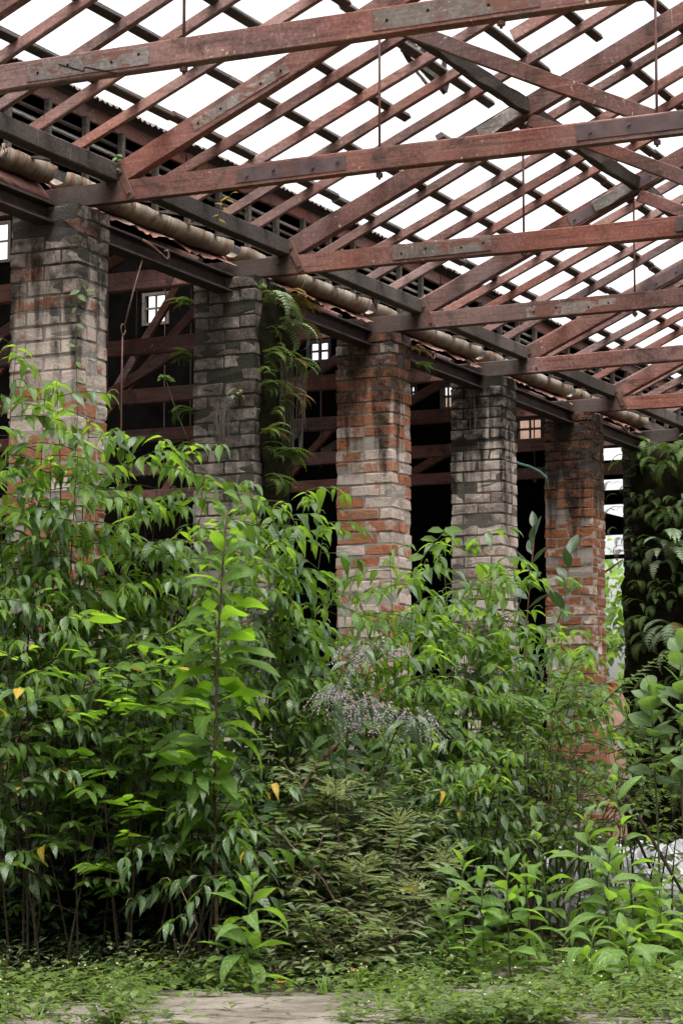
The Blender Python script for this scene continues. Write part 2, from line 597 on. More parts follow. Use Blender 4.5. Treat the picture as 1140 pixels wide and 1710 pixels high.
def concrete_path():
    pts = [gp(-200, 9.5), gp(1400, 9.5), gp(1300, 16.3), gp(1000, 16.6), gp(820, 15.6), gp(660, 14.4), gp(655, 13.05), gp(240, 13.25), gp(100, 12.9), gp(-150, 12.9)]
    rng = random.Random(4)
    ring = []
    for i, p in enumerate(pts):
        q = pts[(i + 1) % len(pts)]
        for k in range(8):
            t = p.lerp(q, k / 8)
            ring.append((t.x + rng.uniform(-.03, .03), t.y + rng.uniform(-.03, .03)))
    n = len(ring)
    vs_ = [(x, y, .018) for x, y in ring] + [(x, y, -.05) for x, y in ring]
    fs = [tuple(range(n))] + [(i, i + n, (i + 1) % n + n, (i + 1) % n) for i in range(n)]
    o = bpy.data.objects.new('concrete_path', new_mesh('concrete_path', vs_, fs, M['concrete']))
    link(o)
    o['kind'] = 'structure'


concrete_path()


# ------------------------------------------------------------------ brick pillars
def brick_mesh(lx, ly, lz, mat, seed):
    """one worn brick, bevelled with knocked corners, 44 triangles"""
    bm = bmesh.new()
    bmesh.ops.create_cube(bm, size=1)
    for v in bm.verts:
        v.co = V((v.co.x * lx, v.co.y * ly, v.co.z * lz))
    rng = random.Random(seed)
    bmesh.ops.bevel(bm, geom=bm.edges[:], offset=rng.uniform(.004, .008), segments=1, affect='EDGES', profile=.6)
    for v in bm.verts:
        k = .0035
        v.co += V((rng.uniform(-k, k), rng.uniform(-k, k), rng.uniform(-k, k)))
    for _ in range(2):                     # chipped corners
        c = V((rng.choice((-1, 1)) * lx / 2, rng.choice((-1, 1)) * ly / 2, rng.choice((-1, 1)) * lz / 2))
        for v in bm.verts:
            d = (v.co - c).length
            if d < .03:
                v.co -= (c.normalized()) * rng.uniform(.004, .02)
    me = bpy.data.meshes.new('brick')
    bm.to_mesh(me)
    bm.free()
    me.materials.append(mat)
    return me


NCO = 49
CO = ZP / NCO
PILLARS = [
    # k, label, fresh, white, grey, moldz, mold, moss, mortar
    (0, 'brick pillar at the far left, sooty white bricks above orange ones', ((.37, .14, .065), (.33, .15, .09)), .56, .1, 4.15, .85, .15, (.38, .34, .3), .08),
    (1, 'grey mossy brick pillar with ferns hanging down its right side', ((.24, .15, .115), (.26, .19, .15)), .5, .7, 3.5, .7, .45, (.13, .12, .095), .45),
    (2, 'middle brick pillar of pinkish orange brick, dark only near its top', ((.44, .155, .07), (.42, .21, .13)), .2, .03, 4.4, .85, .12, (.42, .37, .32), .36),
    (3, 'pale grey brick pillar standing between the pinkish and the orange pillar', ((.3, .17, .125), (.33, .25, .2)), .55, .4, 4.15, .9, .3, (.17, .15, .125), .46),
    (4, 'plain orange brick pillar beside the one buried in ferns', ((.31, .115, .05), (.27, .12, .065)), .06, .0, 4.0, .9, .12, (.36, .31, .26), .12),
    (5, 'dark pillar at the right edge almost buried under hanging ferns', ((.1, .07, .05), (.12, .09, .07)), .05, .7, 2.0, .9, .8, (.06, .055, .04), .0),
]


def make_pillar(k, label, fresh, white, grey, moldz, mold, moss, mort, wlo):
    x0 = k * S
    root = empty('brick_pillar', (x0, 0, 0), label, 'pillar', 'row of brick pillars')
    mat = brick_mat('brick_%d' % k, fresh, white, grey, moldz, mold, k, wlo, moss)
    mm = mortar_mat('mortar_%d' % k, mort, moldz, mold)
    rng = random.Random(100 + k)
    g = .012
    bw = (2 * WX - 2 * g) / 3            # brick width
    bl = (2 * WY - g) / 2                # stretcher length
    h = CO - g
    sizes = {'A': (bw, bl, h), 'H': (bw, bw, h), 'F': (2 * bw + g, bw, h), 'M': (bw, 2 * WY - 2 * bw - 2 * g, h)}
    var = {n: [brick_mesh(*sz, mat, k * 50 + i * 7 + ord(n)) for i in range(5)] for n, sz in sizes.items()}

    def put(n, x, y, z):
        o = bpy.data.objects.new('brick', rng.choice(var[n]))
        push = rng.uniform(-.004, .004)
        o.location = (x + push, y + rng.uniform(-.006, .006), z + rng.uniform(-.002, .002))
        f = rng.random()
        rz = PI if f < .5 else 0
        o.rotation_euler = (PI if rng.random() < .5 else 0, 0, rz + rng.uniform(-.018, .018))
        if rng.random() < .06:
            o.location.x += .012
        link(o, root)

    for c in range(NCO):
        z = (c + .5) * CO
        if c % 2 == 0:
            for sx in (-1, 1):
                for sy in (-1, 1):
                    put('A', sx * (WX - bw / 2), sy * (bl + g) / 2, z)
            for sy in (-1, 1):
                put('H', 0, sy * (WY - bw / 2), z)
        else:
            fl = 1 if rng.random() < .5 else -1
            for sy in (-1, 1):
                put('F', fl * (WX - bw - g / 2), sy * (WY - bw / 2), z)
                put('H', -fl * (WX - bw / 2), sy * (WY - bw / 2), z)
            for sx in (-1, 1):
                put('M', sx * (WX - bw / 2), 0, z)
    # mortar core, flush joints a little recessed and wavy
    e = .0075
    nz = 98
    vs_, fs = [], []
    ring = [(-WX + e, -WY + e), (0, -WY + e), (WX - e, -WY + e), (WX - e, 0), (WX - e, WY - e), (0, WY - e), (-WX + e, WY - e), (-WX + e, 0)]
    for i in range(nz + 1):
        z = (ZP - .004) * i / nz
        for (x, y) in ring:
            vs_.append((x + rng.uniform(-.006, .0055) * (1 if x > 0 else -1), y + rng.uniform(-.006, .0055) * (1 if y > 0 else -1), z))
    for i in range(nz):
        for j in range(8):
            fs.append((i * 8 + j, i * 8 + (j + 1) % 8, i * 8 + 8 + (j + 1) % 8, i * 8 + 8 + j))
    fs.append(tuple(nz * 8 + j for j in range(8)))
    o = bpy.data.objects.new('mortar', new_mesh('mortar', vs_, fs, mm))
    link(o, root)
    return root


pillar_roots = [make_pillar(*p) for p in PILLARS]


# ------------------------------------------------------------------ trusses
def bolt(mb, p, r=.011, nx=-1):
    """hexagonal bolt head on a face looking along -X"""
    n = 6
    vs_ = [(p.x, p.y + r * math.cos(2 * PI * i / n), p.z + r * math.sin(2 * PI * i / n)) for i in range(n)]
    vs_ += [(p.x + nx * .012, v[1], v[2]) for v in vs_[:n]]
    mb.add(vs_, [tuple(range(n)), tuple(range(2 * n - 1, n - 1, -1))] + [(i, (i + 1) % n, (i + 1) % n + n, i + n) for i in range(n)])


def truss(k, sgn, label, group, span, inner, simple_back=False, seed=0):
    """half or whole timber truss. sgn=-1 roof over the camera's bay, +1 the bay behind the pillars"""
    x = k * S
    root = empty('roof_truss', (x, sgn * .5, ZC), label, 'truss', group)
    rng = random.Random(seed * 17 + k)
    y_end = sgn * span
    apex = sgn * inner
    st = sgn * -.2 if sgn < 0 else .33
    tw = .075
    # tie beam
    a, b = V((x, sgn * (-.24 if sgn < 0 else .36), ZC + CH / 2)), V((x, y_end, ZC + CH / 2))
    mb = MB().beam(a, b, tw, CH, seg=14, bow=rng.uniform(-.02, .035), rough=.003, seed=k + 3)
    o = mb.build('tie_beam', M['red'], root)
    # principal rafter
    pd = .15
    off = pd / 2 / math.cos(math.atan(SL))
    ya = sgn * .34
    a = V((x, ya, prin_z(ya) + off))
    b = V((x, apex, prin_z(apex) + off))
    MB().beam(a, b, tw * .96, pd, seg=14, bow=rng.uniform(-.01, .01), rough=.003, seed=k + 9).build('principal_rafter', M['red'], root)
    if sgn < 0 or span > inner * 1.5:
        MB().beam(V((x, 2 * apex - ya, prin_z(ya) + off)), b + V((0, sgn * .02, 0)), tw * .96, pd, seg=8, rough=.003, seed=k + 5).build('principal_rafter', M['red'], root)
    # rods with nuts, struts
    ys = [abs(Y1), abs(Y2), abs(Y3)]
    q = abs(Y3) + 1.81
    while q < inner + .1:
        ys.append(q)
        q += 1.81
    ys = [y for y in ys if y < inner + .05]
    for i, y in enumerate(ys):
        yy = sgn * y
        zt = prin_z(yy) + (.02 if y < inner - .1 else 0)
        r = MB().tube([(x, yy, ZC - .045), (x + rng.uniform(-.004, .004), yy, ZC + .5), (x, yy, zt)], .0085, 6).build('tie_rod', M['rod'], root, True)
        nb = MB()
        nb.tube([(x, yy, ZC - .03), (x, yy, ZC - .004)], .022, 6)
        nb.build('nut', M['rod'], r)
        if i + 1 < len(ys) and not (simple_back and i > 2):
            p0 = V((x, sgn * (ys[i + 1] - .02), ZC + CH - .012))
            p1 = V((x, sgn * (y + .05), prin_z(y + .05) - .01))
            d = p1 - p0
            MB().beam(p0, p1, .06, .1, seg=6, rough=.003, bow=rng.uniform(-.01, .01), seed=k + i).build('strut', M['red'], root)
    # heel strap
    fx = x - tw / 2 - .004
    p0 = V((fx, sgn * .47, prin_z(.47) + .135))
    p1 = V((fx, sgn * .575, ZC + .012))
    stp = MB().beam(p0, p1, .008, .052, up=(0, 1, 0), ch=.001).build('heel_strap', M['rod'], root)
    for t in (.2, .82):
        c = p0.lerp(p1, t)
        bb = MB()
        bolt(bb, V((fx - .003, c.y, c.z)), .012)
        bb.build('bolt', M['plate'], stp)
    return root


def chord_plate(root, k, px0, px1, mat, name, zc, zh, nb=4, hole=False, t=.008):
    """plate or bare board on the near face of a tie beam between two measured points"""
    x = k * S - .0375 - t / 2 - .0015
    ya = onX(px0, 400, x).y
    yb = onX(px1, 400, x).y
    a, b = V((x, ya, zc)), V((x, yb, zc))
    o = MB().beam(a, b, t, zh, ch=.0015, seg=4, rough=.0008, seed=k).build(name, mat, root)
    for i in range(nb):
        m = MB()
        c = a.lerp(b, [.09, .34, .7, .92][i] if nb == 4 else (i + .5) / nb)
        bolt(m, V((x - t / 2 + (.0095 if hole else 0), c.y, c.z + (.012 if i % 2 else -.008))), .011 if not hole else .009)
        m.build('bolt_hole' if hole else 'bolt', M['hole'] if hole else M['plate'], o)
    return o


def prin_plate(root, k, px0, py0, px1, py1, mat, name, zh, hole=False, t=.008):
    x = k * S - .036 - t / 2 - .0015
    a, b = onX(px0, py0, x), onX(px1, py1, x)
    # keep it on the rafter's centre line
    off = .075 / math.cos(math.atan(SL))
    a.z = prin_z(a.y) + off
    b.z = prin_z(b.y) + off
    o = MB().beam(a, b, t, zh, ch=.0015, seg=4, rough=.0008, seed=k).build(name, mat, root)
    for i in range(4):
        m = MB()
        c = a.lerp(b, [.06, .3, .72, .93][i])
        bolt(m, V((x - t / 2 + (.0095 if hole else 0), c.y, c.z)), .011 if not hole else .009)
        m.build('bolt_hole' if hole else 'bolt', M['hole'] if hole else M['plate'], o)


FL = {-1: 'nearest red timber truss crossing the very top of the view, with scarf joint',
      0: 'red timber truss on the leftmost pillar, dark steel plates on its beam',
      1: 'red timber truss resting on the mossy grey pillar',
      2: 'red timber truss resting on the middle pinkish pillar',
      3: 'red timber truss resting on the pale grey pillar',
      4: 'red timber truss resting on the plain orange pillar',
      5: 'farthest red timber truss, above the pillar buried in ferns'}
front = {}
for k in range(-1, 6):
    front[k] = truss(k, -1, FL[k], 'trusses of the unroofed bay', 11.95, 5.97, seed=1)
BL = {-1: 'nearest truss of the dark bay, left of the leftmost pillar',
      0: 'dark bay truss behind the leftmost pillar',
      1: 'uppermost red truss in the dark gap right of the leftmost pillar',
      2: 'second red truss down in the dark gap right of the leftmost pillar',
      3: 'third red truss down in the dark gap right of the leftmost pillar',
      4: 'fourth red truss down in the dark gap right of the leftmost pillar',
      5: 'red truss in the dark gap between the pale grey and orange pillars',
      6: 'farthest truss of the dark bay, behind the teal hose'}
for k in range(-1, 7):
    truss(k, 1, BL[k], 'trusses of the dark roofed bay', 13.9, 13.85, True, seed=2)

zc0 = ZC + CH / 2
chord_plate(front[-1], -1, 42, 246, M['greyred'], 'bare_board', zc0, .1, hole=True, t=.005)
chord_plate(front[-1], -1, 622, 905, M['greyred'], 'bare_board', zc0 + .005, .11, hole=True, t=.005)
chord_plate(front[0], 0, 396, 578, M['plate'], 'steel_plate', zc0 + .005, .095)
chord_plate(front[0], 0, 964, 1230, M['plate'], 'steel_plate', zc0 + .015, .1)
chord_plate(front[1], 1, 655, 820, M['greyred'], 'bare_board', zc0, .1, hole=True, t=.005)
chord_plate(front[1], 1, 1127, 1300, M['plate'], 'steel_plate', zc0, .1)
chord_plate(front[2], 2, 877, 1026, M['greyred'], 'bare_board', zc0, .1, hole=True, t=.005)
prin_plate(front[0], 0, 322, 195, 480, 105, M['greyred'], 'bare_board', .075, True, .005)
prin_plate(front[2], 2, 950, 370, 1095, 290, M['plate'], 'steel_plate', .1)
prin_plate(front[3], 3, 1072, 490, 1150, 445, M['plate'], 'steel_plate', .1)
# scarf joint lines on the nearest beam
x = -S - .0375 - .0082
sj = MB()
for (p, q) in (((98, 107), (140, 119)), ((140, 119), (142, 112)), ((142, 112), (194, 122)), ((194, 122), (191, 128))):
    sj.beam(onX(*p, x), onX(*q, x), .003, .006, ch=.0005)
sj.build('scarf_joint', M['hole'], front[-1])

# ------------------------------------------------------------------ open roof frame: plates, rafters, battens, purlin
rf = empty('roof_frame', (2.5, -.41, ZC + CH), 'open lattice of red rafters and dark battens stripped of its roofing', 'roof frame')
rng = random.Random(9)
for k in range(-3, 6):
    xa, xb = k * S + .04, (k + 1) * S - .04
    MB().beam((xa, -.42, ZC + CH + .062), (xb, -.42, ZC + CH + .058), .1, .12, seg=6, rough=.003, seed=k, bow=-.008).build('wall_plate', M['dark'], rf)
YT = 6.1
for k in range(-3, 7):
    for j in range(5):
        x = k * S + .2 + j * .467 + rng.uniform(-.025, .025)
        y0 = -.33 + rng.uniform(-.01, .02)
        y1 = -YT
        if (k, j) == (0, 3):          # this one is broken; its upper half still hangs in place
            y1 = -2.28
            zq = .045 / math.cos(math.atan(SL))
            MB().beam((x, -2.62, raf_z(2.62) + zq), (x, -YT, raf_z(YT) + zq), .055, .09, seg=6, rough=.004, seed=5).build('rafter', M['rafter'], rf)
        zo = .037 / math.cos(math.atan(SL))
        MB().beam((x, y0, raf_z(y0) + zo), (x + rng.uniform(-.02, .02), y1, raf_z(y1) + zo), .043, .072, seg=8, rough=.003, bow=rng.uniform(-.028, .015),
                  seed=k * 7 + j).build('rafter', M['rafter'], rf)
# battens on top of the rafters
bz = .073 / math.cos(math.atan(SL)) + .02
yb = .84
row = 0
while yb < 6.1:
    for k in range(-3, 7):
        if rng.random() < .02 and row > 3:
            continue
        xa, xb = k * S - .0 + rng.uniform(-.02, .0), (k + 1) * S + rng.uniform(-.03, .0)
        if row == 3 and k == 1:
            xa += .35
        if row == 5 and k == 1:
            xa += .5
        if row == 2 and k == 0:
            xb -= .55
        y = -yb + rng.uniform(-.012, .012)
        MB().beam((xa, y, raf_z(y) + bz), (xb, y + rng.uniform(-.008, .008), raf_z(y) + bz), .064, .04, up=(0, SL, 1), seg=6, rough=.002,
                  bow=rng.uniform(-.006, .004), seed=row * 31 + k).build('batten', M['batten'], rf)
    yb += .42
    row += 1
for k in (1, 2, 3, 4):
    xa, xb = (k - 1) * S + .05, k * S - .02
    zb = raf_z(Y1) - .052
    MB().beam((xa, Y1 - .03, zb), (xb, Y1 - .03, zb - .01), .07, .1, seg=10, rough=.009, bow=-.02, seed=k + 70).build('purlin', M['dark'] if k != 1 else M['dark'], rf)
for k in (1, 2, 3):
    x = k * S - .055
    a = V((x, Y1 + .02, prin_z(Y1) + .15))
    MB().beam(a + V((0, .3, -.21)), a + V((0, -.02, -.07)), .025, .1, seg=3, rough=.006, seed=k).build('cleat', M['grey'], rf)
# ridge
MB().beam((-8, -6.02, raf_z(6.02) - .03), (17.5, -6.02, raf_z(6.02) - .03), .04, .16, seg=8).build('ridge_board', M['rafter'], rf)

# broken piece of sheeting still hanging from the battens
p = onY(712, 105, -2.25)
dz = empty('roofing_scrap', p, 'broken dark scrap of roofing hanging from the battens', 'debris')
MB().beam(onX(672, 72, S * .62), onX(748, 142, S * .86), .03, .14, up=(0, 0, 1), seg=5, rough=.018, seed=5).build('torn_sheet', M['ibeam'], dz)
MB().beam(onX(742, 95, S * .84), onX(738, 135, S * .84), .02, .05, up=(1, 0, 0), seg=4, rough=.006, seed=6).build('splinter', M['dark'], dz)
MB().beam(onX(696, 120, S * .7), onX(722, 152, S * .72), .015, .022, seg=4, rough=.003, seed=7).build('splinter', M['dark'], dz)
MB().beam(onX(690, 100, S * .66), onX(708, 72, S * .66), .05, .05, seg=4, rough=.014, seed=8).build('splinter', M['grey'], dz)


# ------------------------------------------------------------------ corrugated sheets
def corrugated(name, x0, x1, ya, za, yb, zb, mat, parent=None, pitch=.076, amp=.011, seed=0):
    n = int((x1 - x0) / pitch * 4)
    rng = random.Random(seed)
    m = 3
    vs_, fs = [], []
    for i in range(n + 1):
        x = x0 + (x1 - x0) * i / n
        e = rng.uniform(-.012, .012)
        for j in range(m + 1):
            t = j / m
            vs_.append(V((x, ya + (yb - ya) * t + (e if j == 0 else 0), za + (zb - za) * t + amp * math.sin(2 * PI * i / 4))))
    c = len(vs_)
    vs_ += [v + V((0, 0, -.003)) for v in vs_]
    q = m + 1
    for i in range(n):
        for j in range(m):
            a = i * q + j
            fs.append((a, a + q, a + q + 1, a + 1))
            fs.append((c + a, c + a + 1, c + a + q + 1, c + a + q))
        fs.append((i * q, c + i * q, c + (i + 1) * q, (i + 1) * q))
    o = MB().add(vs_, fs).build(name, mat, parent)
    return o


LZ0, LZ1, LY = 5.42, 6.0, .46
br = empty('corrugated_roof', (6, .4, LZ1), 'dark corrugated iron roof of the bay behind the pillars', 'roof')
for k in range(-1, 8):
    corrugated('roof_sheet', k * S + .002, (k + 1) * S - .002, LY - .12, LZ1 + .03 + rng.uniform(-.01, .01), 8.0, LZ1 + .03 + SL * 7.66, M['roofsheet'], br, seed=k)
fr = empty('corrugated_roof', (15, -3, 7), 'dark roof sheets left on the far end of the unroofed bay', 'roof')
for k in range(5, 8):
    corrugated('roof_sheet', k * S + .35, (k + 1) * S + .34, -.3, raf_z(.3) + .15, -6.1, raf_z(6.1) + .15, M['roofsheet'], fr, seed=k + 40)

# louvre strip between the gutter and that roof
lv = empty('louvre_strip', (4, LY, LZ0), 'dark strip of louvre slats above the gutter under the corrugated eave', 'louvre')
for k in range(-1, 7):
    x0 = k * S
    MB().beam((x0 + .02, LY, LZ1 - .05), (x0 + S - .02, LY, LZ1 - .05), .035, .11, seg=4, rough=.003, seed=k).build('eave_board', M['red'], lv)
    MB().beam((x0 + .02, LY, LZ0 - .05), (x0 + S - .02, LY, LZ0 - .05), .05, .1, seg=4, rough=.003, seed=k).build('sill_board', M['dark'], lv)
    for j in range(5):
        xx = x0 + j * S / 5
        MB().beam((xx, LY - .03, LZ0), (xx, LY - .03, LZ1 - .1), .05, .04, up=(1, 0, 0)).build('louvre_post', M['dark'], lv)
    for j in range(6):
        z = LZ0 + .02 + j * .075
        MB().beam((x0 + .03, LY + .03, z), (x0 + S - .03, LY + .03, z), .014, .062, up=(0, .75, .66), ch=.002, seg=4, rough=.003, seed=k * 9 + j).build('slat', M['grey'] if (k + j) % 5 else M['dark'], lv)
MB().box((-2.5, LY + .3, LZ0 - .1), (18, LY + .32, LZ1 + .1)).build('backing_board', M['darkwall'], lv)

# ------------------------------------------------------------------ gutters, hangers, steel beams and flashing between pillars
GD = ['rusted white gutter torn open left of the leftmost pillar', 'rusted white gutter between the leftmost and the mossy pillar', 'rusted white gutter between the mossy and the middle pillar',
      'rusted white gutter between the middle and the pale grey pillar', 'rusted white gutter between the pale grey and the orange pillar', 'rusted gutter beyond the orange pillar at right']
BD = ['black steel beam running left from the leftmost pillar top', 'black steel beam spanning from the leftmost to the mossy pillar', 'black steel beam spanning from the mossy to the middle pillar',
      'black steel beam spanning from the middle to the pale grey pillar', 'black steel beam spanning from the pale grey to the orange pillar', 'black steel beam from the orange pillar to the ferny one']
SD = ['torn rusty flashing left of the leftmost pillar', 'peeling red flashing between the leftmost and mossy pillars', 'peeling red flashing between the mossy and middle pillars',
      'peeling red flashing between the middle and pale grey pillars', 'peeling red flashing between the pale grey and orange pillars', 'peeling red flashing beyond the orange pillar']
for i, k in enumerate(range(-1, 5)):
    xa, xb = k * S + .07, (k + 1) * S - .07
    gt = empty('gutter', ((xa + xb) / 2, .07, 5.2), GD[i], 'gutter', 'rusted gutters along the row')
    n, m = 66, 15
    rr = random.Random(k + 50)
    vs_, fs = [], []
    for a in range(n + 1):
        t = a / n
        x = xa + (xb - xa) * t
        if k == -1 and t < .72:
            x = xa + (xb - xa) * max(t, .72 + .02 * rr.random())
        ph = ((x - xa) / .41) % 1.0
        bulge = .08 + .016 * abs(math.sin(PI * ph)) ** .6
        if a in (0, n):
            bulge -= .01
        sag = -.02 * math.sin(PI * t)
        for j in range(m):
            an = PI * (-.06 + 1.12 * j / (m - 1)) + PI
            vs_.append(V((x + rr.uniform(-.004, .004), .07 + bulge * 1.08 * math.cos(an) + rr.uniform(-.002, .002), 5.215 + bulge * math.sin(an) + sag + rr.uniform(-.003, .003))))
    c = len(vs_)
    vs_ += [v + (V((v.x, .07, 5.215)) - v) * .04 for v in vs_]
    for a in range(n):
        for j in range(m - 1):
            q = a * m + j
            fs.append((q, q + 1, q + m + 1, q + m))
            fs.append((c + q, c + q + m, c + q + m + 1, c + q + 1))
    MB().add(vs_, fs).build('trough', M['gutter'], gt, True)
    for j in range(1, 6):
        x = xa + j * .41
        if x > xb or (k == -1 and j < 5 and j != 3):
            continue
        mb = MB()
        mb.add([(x - .035, -.36, 5.14), (x + .035, -.36, 5.14), (x + .02, -.02, 5.215), (x - .02, -.02, 5.215), (x - .035, -.36, 5.2), (x + .035, -.36, 5.2), (x + .02, -.02, 5.225), (x - .02, -.02, 5.225)],
               [(0, 1, 2, 3), (7, 6, 5, 4), (0, 4, 5, 1), (1, 5, 6, 2), (2, 6, 7, 3), (3, 7, 4, 0)])
        mb.build('hanger', M['dark'], gt)
    # I beam between pillar heads
    bx0, bx1 = k * S + WX - .06, (k + 1) * S - WX + .09
    ib = empty('steel_beam', ((bx0 + bx1) / 2, .02, 4.86), BD[i], 'beam', 'steel beams between pillar heads')
    zt = ZP + .012
    MB().box((bx0, -.075, zt - .135), (bx1, .065, zt - .12)).build('lower_flange', M['ibeam'], ib)
    MB().box((bx0, -.012, zt - .1199), (bx1, .004, zt - .0151)).build('web', M['ibeam'], ib)
    MB().box((bx0, -.075, zt - .015), (bx1, .065, zt)).build('upper_flange', M['ibeam'], ib)
    # flashing
    n = 46
    vs_, fs = [], []
    for a in range(n + 1):
        x = xa + (xb - xa) * a / n
        zb = 5.1 - .1 * (mnoise.noise(V((x * 3.1, k, 0))) * .5 + .5) - .025 * rr.random()
        if k == -1:
            zb -= .06
        yb = .0 + .05 * mnoise.noise(V((x * 2.3, 5 + k, 1)))
        vs_ += [V((x, .17, 5.17)), V((x, .1 + yb * .5, 5.11)), V((x, .02 + yb - .03, max(zb, 4.955)))]
    c = len(vs_)
    vs_ += [v + V((0, .003, .003)) for v in vs_]
    for a in range(n):
        for j in range(2):
            q = a * 3 + j
            fs.append((q, q + 1, q + 4, q + 3))
            fs.append((c + q, c + q + 3, c + q + 4, c + q + 1))
        fs.append((a * 3 + 2, c + a * 3 + 2, c + a * 3 + 5, a * 3 + 5))
    fo = MB().add(vs_, fs).build('torn_flashing', M['flash'], None, True, origin=((xa + xb) / 2, .1, 5.1))
    tag(fo, SD[i], 'flashing', 'torn flashing under the gutters')

# iron hooks on the steel beams
for (px, py, lab) in ((262, 420, 'rusty iron hook on the steel beam right of the leftmost pillar'), (712, 590, 'rusty iron hook on the steel beam right of the middle pillar'), (1040, 715, 'rusty iron hook on the steel beam right of the orange pillar')):
    p = onY(px, py, -.1)
    pts = [p + V((-.16, .02, .05)), p + V((-.05, 0, .02)), p + V((.06, -.01, -.02)), p + V((.12, -.01, -.035)), p + V((.15, -.01, -.01)), p + V((.13, -.01, .03)), p + V((.1, -.01, .02))]
    o = MB().tube(pts, .012, 7).build('iron_hook', M['rod'], None, True, origin=p)
    tag(o, lab, 'hook', 'iron hooks along the row')

# hanging rod with a ring between the two left pillars
y = -.06
hr = empty('hanging_rod', onY(205, 548, y), 'thin rusty rod hanging with a ring between the two left pillars', 'rod')
MB().tube([onY(238, 432, y), onY(222, 490, y), onY(209, 541, y)], .006, 6).build('upper_rod', M['rod'], hr, True)
ringc = onY(206, 550, y)
MB().tube([ringc + V((.03 * math.cos(a), 0, .038 * math.sin(a))) for a in [2 * PI * i / 12 for i in range(13)]], .005, 6).build('ring', M['rod'], hr, True)
MB().tube([onY(205, 556, y), onY(203, 650, y), onY(201, 900, y), onY(208, 1000, y)], .006, 6).build('lower_rod', M['rod'], hr, True)

# hoses
o = MB().tube([onY(462, 790, -.2), onY(474, 830, -.22), onY(486, 900, -.25), onY(495, 980, -.28), onY(505, 1060, -.3)], .014, 8).build('hose', M['hose'], None, True, origin=onY(486, 900, -.2))
tag(o, 'pale teal hose hanging beside the ferny grey pillar', 'hose')
o = MB().tube([onY(850, 766, .2), onY(866, 774, .2), onY(884, 779, .18), onY(900, 787, .15), onY(911, 797, .1), onY(916, 830, .3)], .013, 8).build('hose', M['hose'], None, True, origin=onY(880, 778, .2))
tag(o, 'pale teal hose looped between the pale grey and orange pillars', 'hose')

# ------------------------------------------------------------------ the dark bay: walls, far gable with windows
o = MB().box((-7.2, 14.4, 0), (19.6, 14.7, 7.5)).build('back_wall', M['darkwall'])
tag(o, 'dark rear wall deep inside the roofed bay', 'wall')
o = MB().box((-26, -12.4, 0), (19.6, -12.0, 4.93)).build('opposite_wall', M['sidewall'])
tag(o, 'mossy brick wall carrying the other ends of the trusses, beside the viewer', 'wall')
o = MB().box((-25, -11.99, 0), (-24.7, .5, 6.5)).build('end_wall', M['sidewall'])
tag(o, 'mossy brick end wall of the unroofed bay, behind the viewer', 'wall')
XG = 19.0
gw = empty('gable_wall', (XG, 7, 0), 'dark far gable wall with small barred windows inside the roofed bay', 'wall')
wins = []   # (y0,y1,z0,z1)


def win(px0, py0, px1, py1):
    a, b = onX(px0, py1, XG), onX(px1, py0, XG)
    wins.append((b.y, a.y, a.z, b.z))


win(-25, 368, 19, 442)
win(238, 486, 283, 545)
win(512, 566, 553, 608)
win(676, 640, 697, 672)
win(735, 640, 760, 686)
win(860, 694, 908, 740)
slot = onX(1060, 1600, XG).y, onX(884, 1600, XG).y
ysl0, ysl1 = 1.55, 3.75
zsl = onX(1020, 745, XG).z
# wall pieces around openings: vertical strips
edges = sorted(set([.3, 14.4, ysl0, ysl1] + [v for q in wins for v in q[:2]]))
ztop = lambda y: LZ1 + SL * (y - .34) + .02
for a, b in zip(edges[:-1], edges[1:]):
    if b - a < 1e-4:
        continue
    m = (a + b) / 2
    op = [(q[2], q[3]) for q in wins if q[0] < m < q[1]]
    if ysl0 < m < ysl1:
        op.append((0.0, zsl))
    op.sort()
    z = 0.0
    mb = MB()
    for (z0, z1) in op + [(None, None)]:
        ze = z0 if z0 is not None else None
        if ze is None:
            if z < ztop(a):
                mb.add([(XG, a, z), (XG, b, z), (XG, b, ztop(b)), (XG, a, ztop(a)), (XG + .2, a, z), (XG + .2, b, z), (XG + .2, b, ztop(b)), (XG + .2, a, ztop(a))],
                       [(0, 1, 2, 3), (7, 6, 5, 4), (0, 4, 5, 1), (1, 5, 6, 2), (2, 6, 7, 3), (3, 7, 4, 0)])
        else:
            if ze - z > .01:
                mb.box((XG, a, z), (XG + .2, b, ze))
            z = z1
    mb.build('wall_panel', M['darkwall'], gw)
for i, q in enumerate(wins):
    fr_ = MB()
    t = .05
    fr_.box((XG - .02, q[0], q[2]), (XG + .05, q[0] + t, q[3]))
    fr_.box((XG - .02, q[1] - t, q[2]), (XG + .05, q[1], q[3]))
    fr_.box((XG - .018, q[0] + t, q[2]), (XG + .048, q[1] - t, q[2] + t))
    fr_.box((XG - .018, q[0] + t, q[3] - t), (XG + .048, q[1] - t, q[3]))
    wf = fr_.build('window_frame', M['dark'], gw)
    nm = max(2, int((q[1] - q[0]) / .17))
    for j in range(1, nm):
        yy = q[0] + (q[1] - q[0]) * j / nm
        MB().box((XG, yy - .012, q[2] + t), (XG + .03, yy + .012, q[3] - t)).build('glazing_bar', M['dark'], wf)
    zz = q[2] + (q[3] - q[2]) * .52
    MB().box((XG - .003, q[0] + t, zz - .015), (XG + .033, q[1] - t, zz + .015)).build('transom', M['dark'], wf)
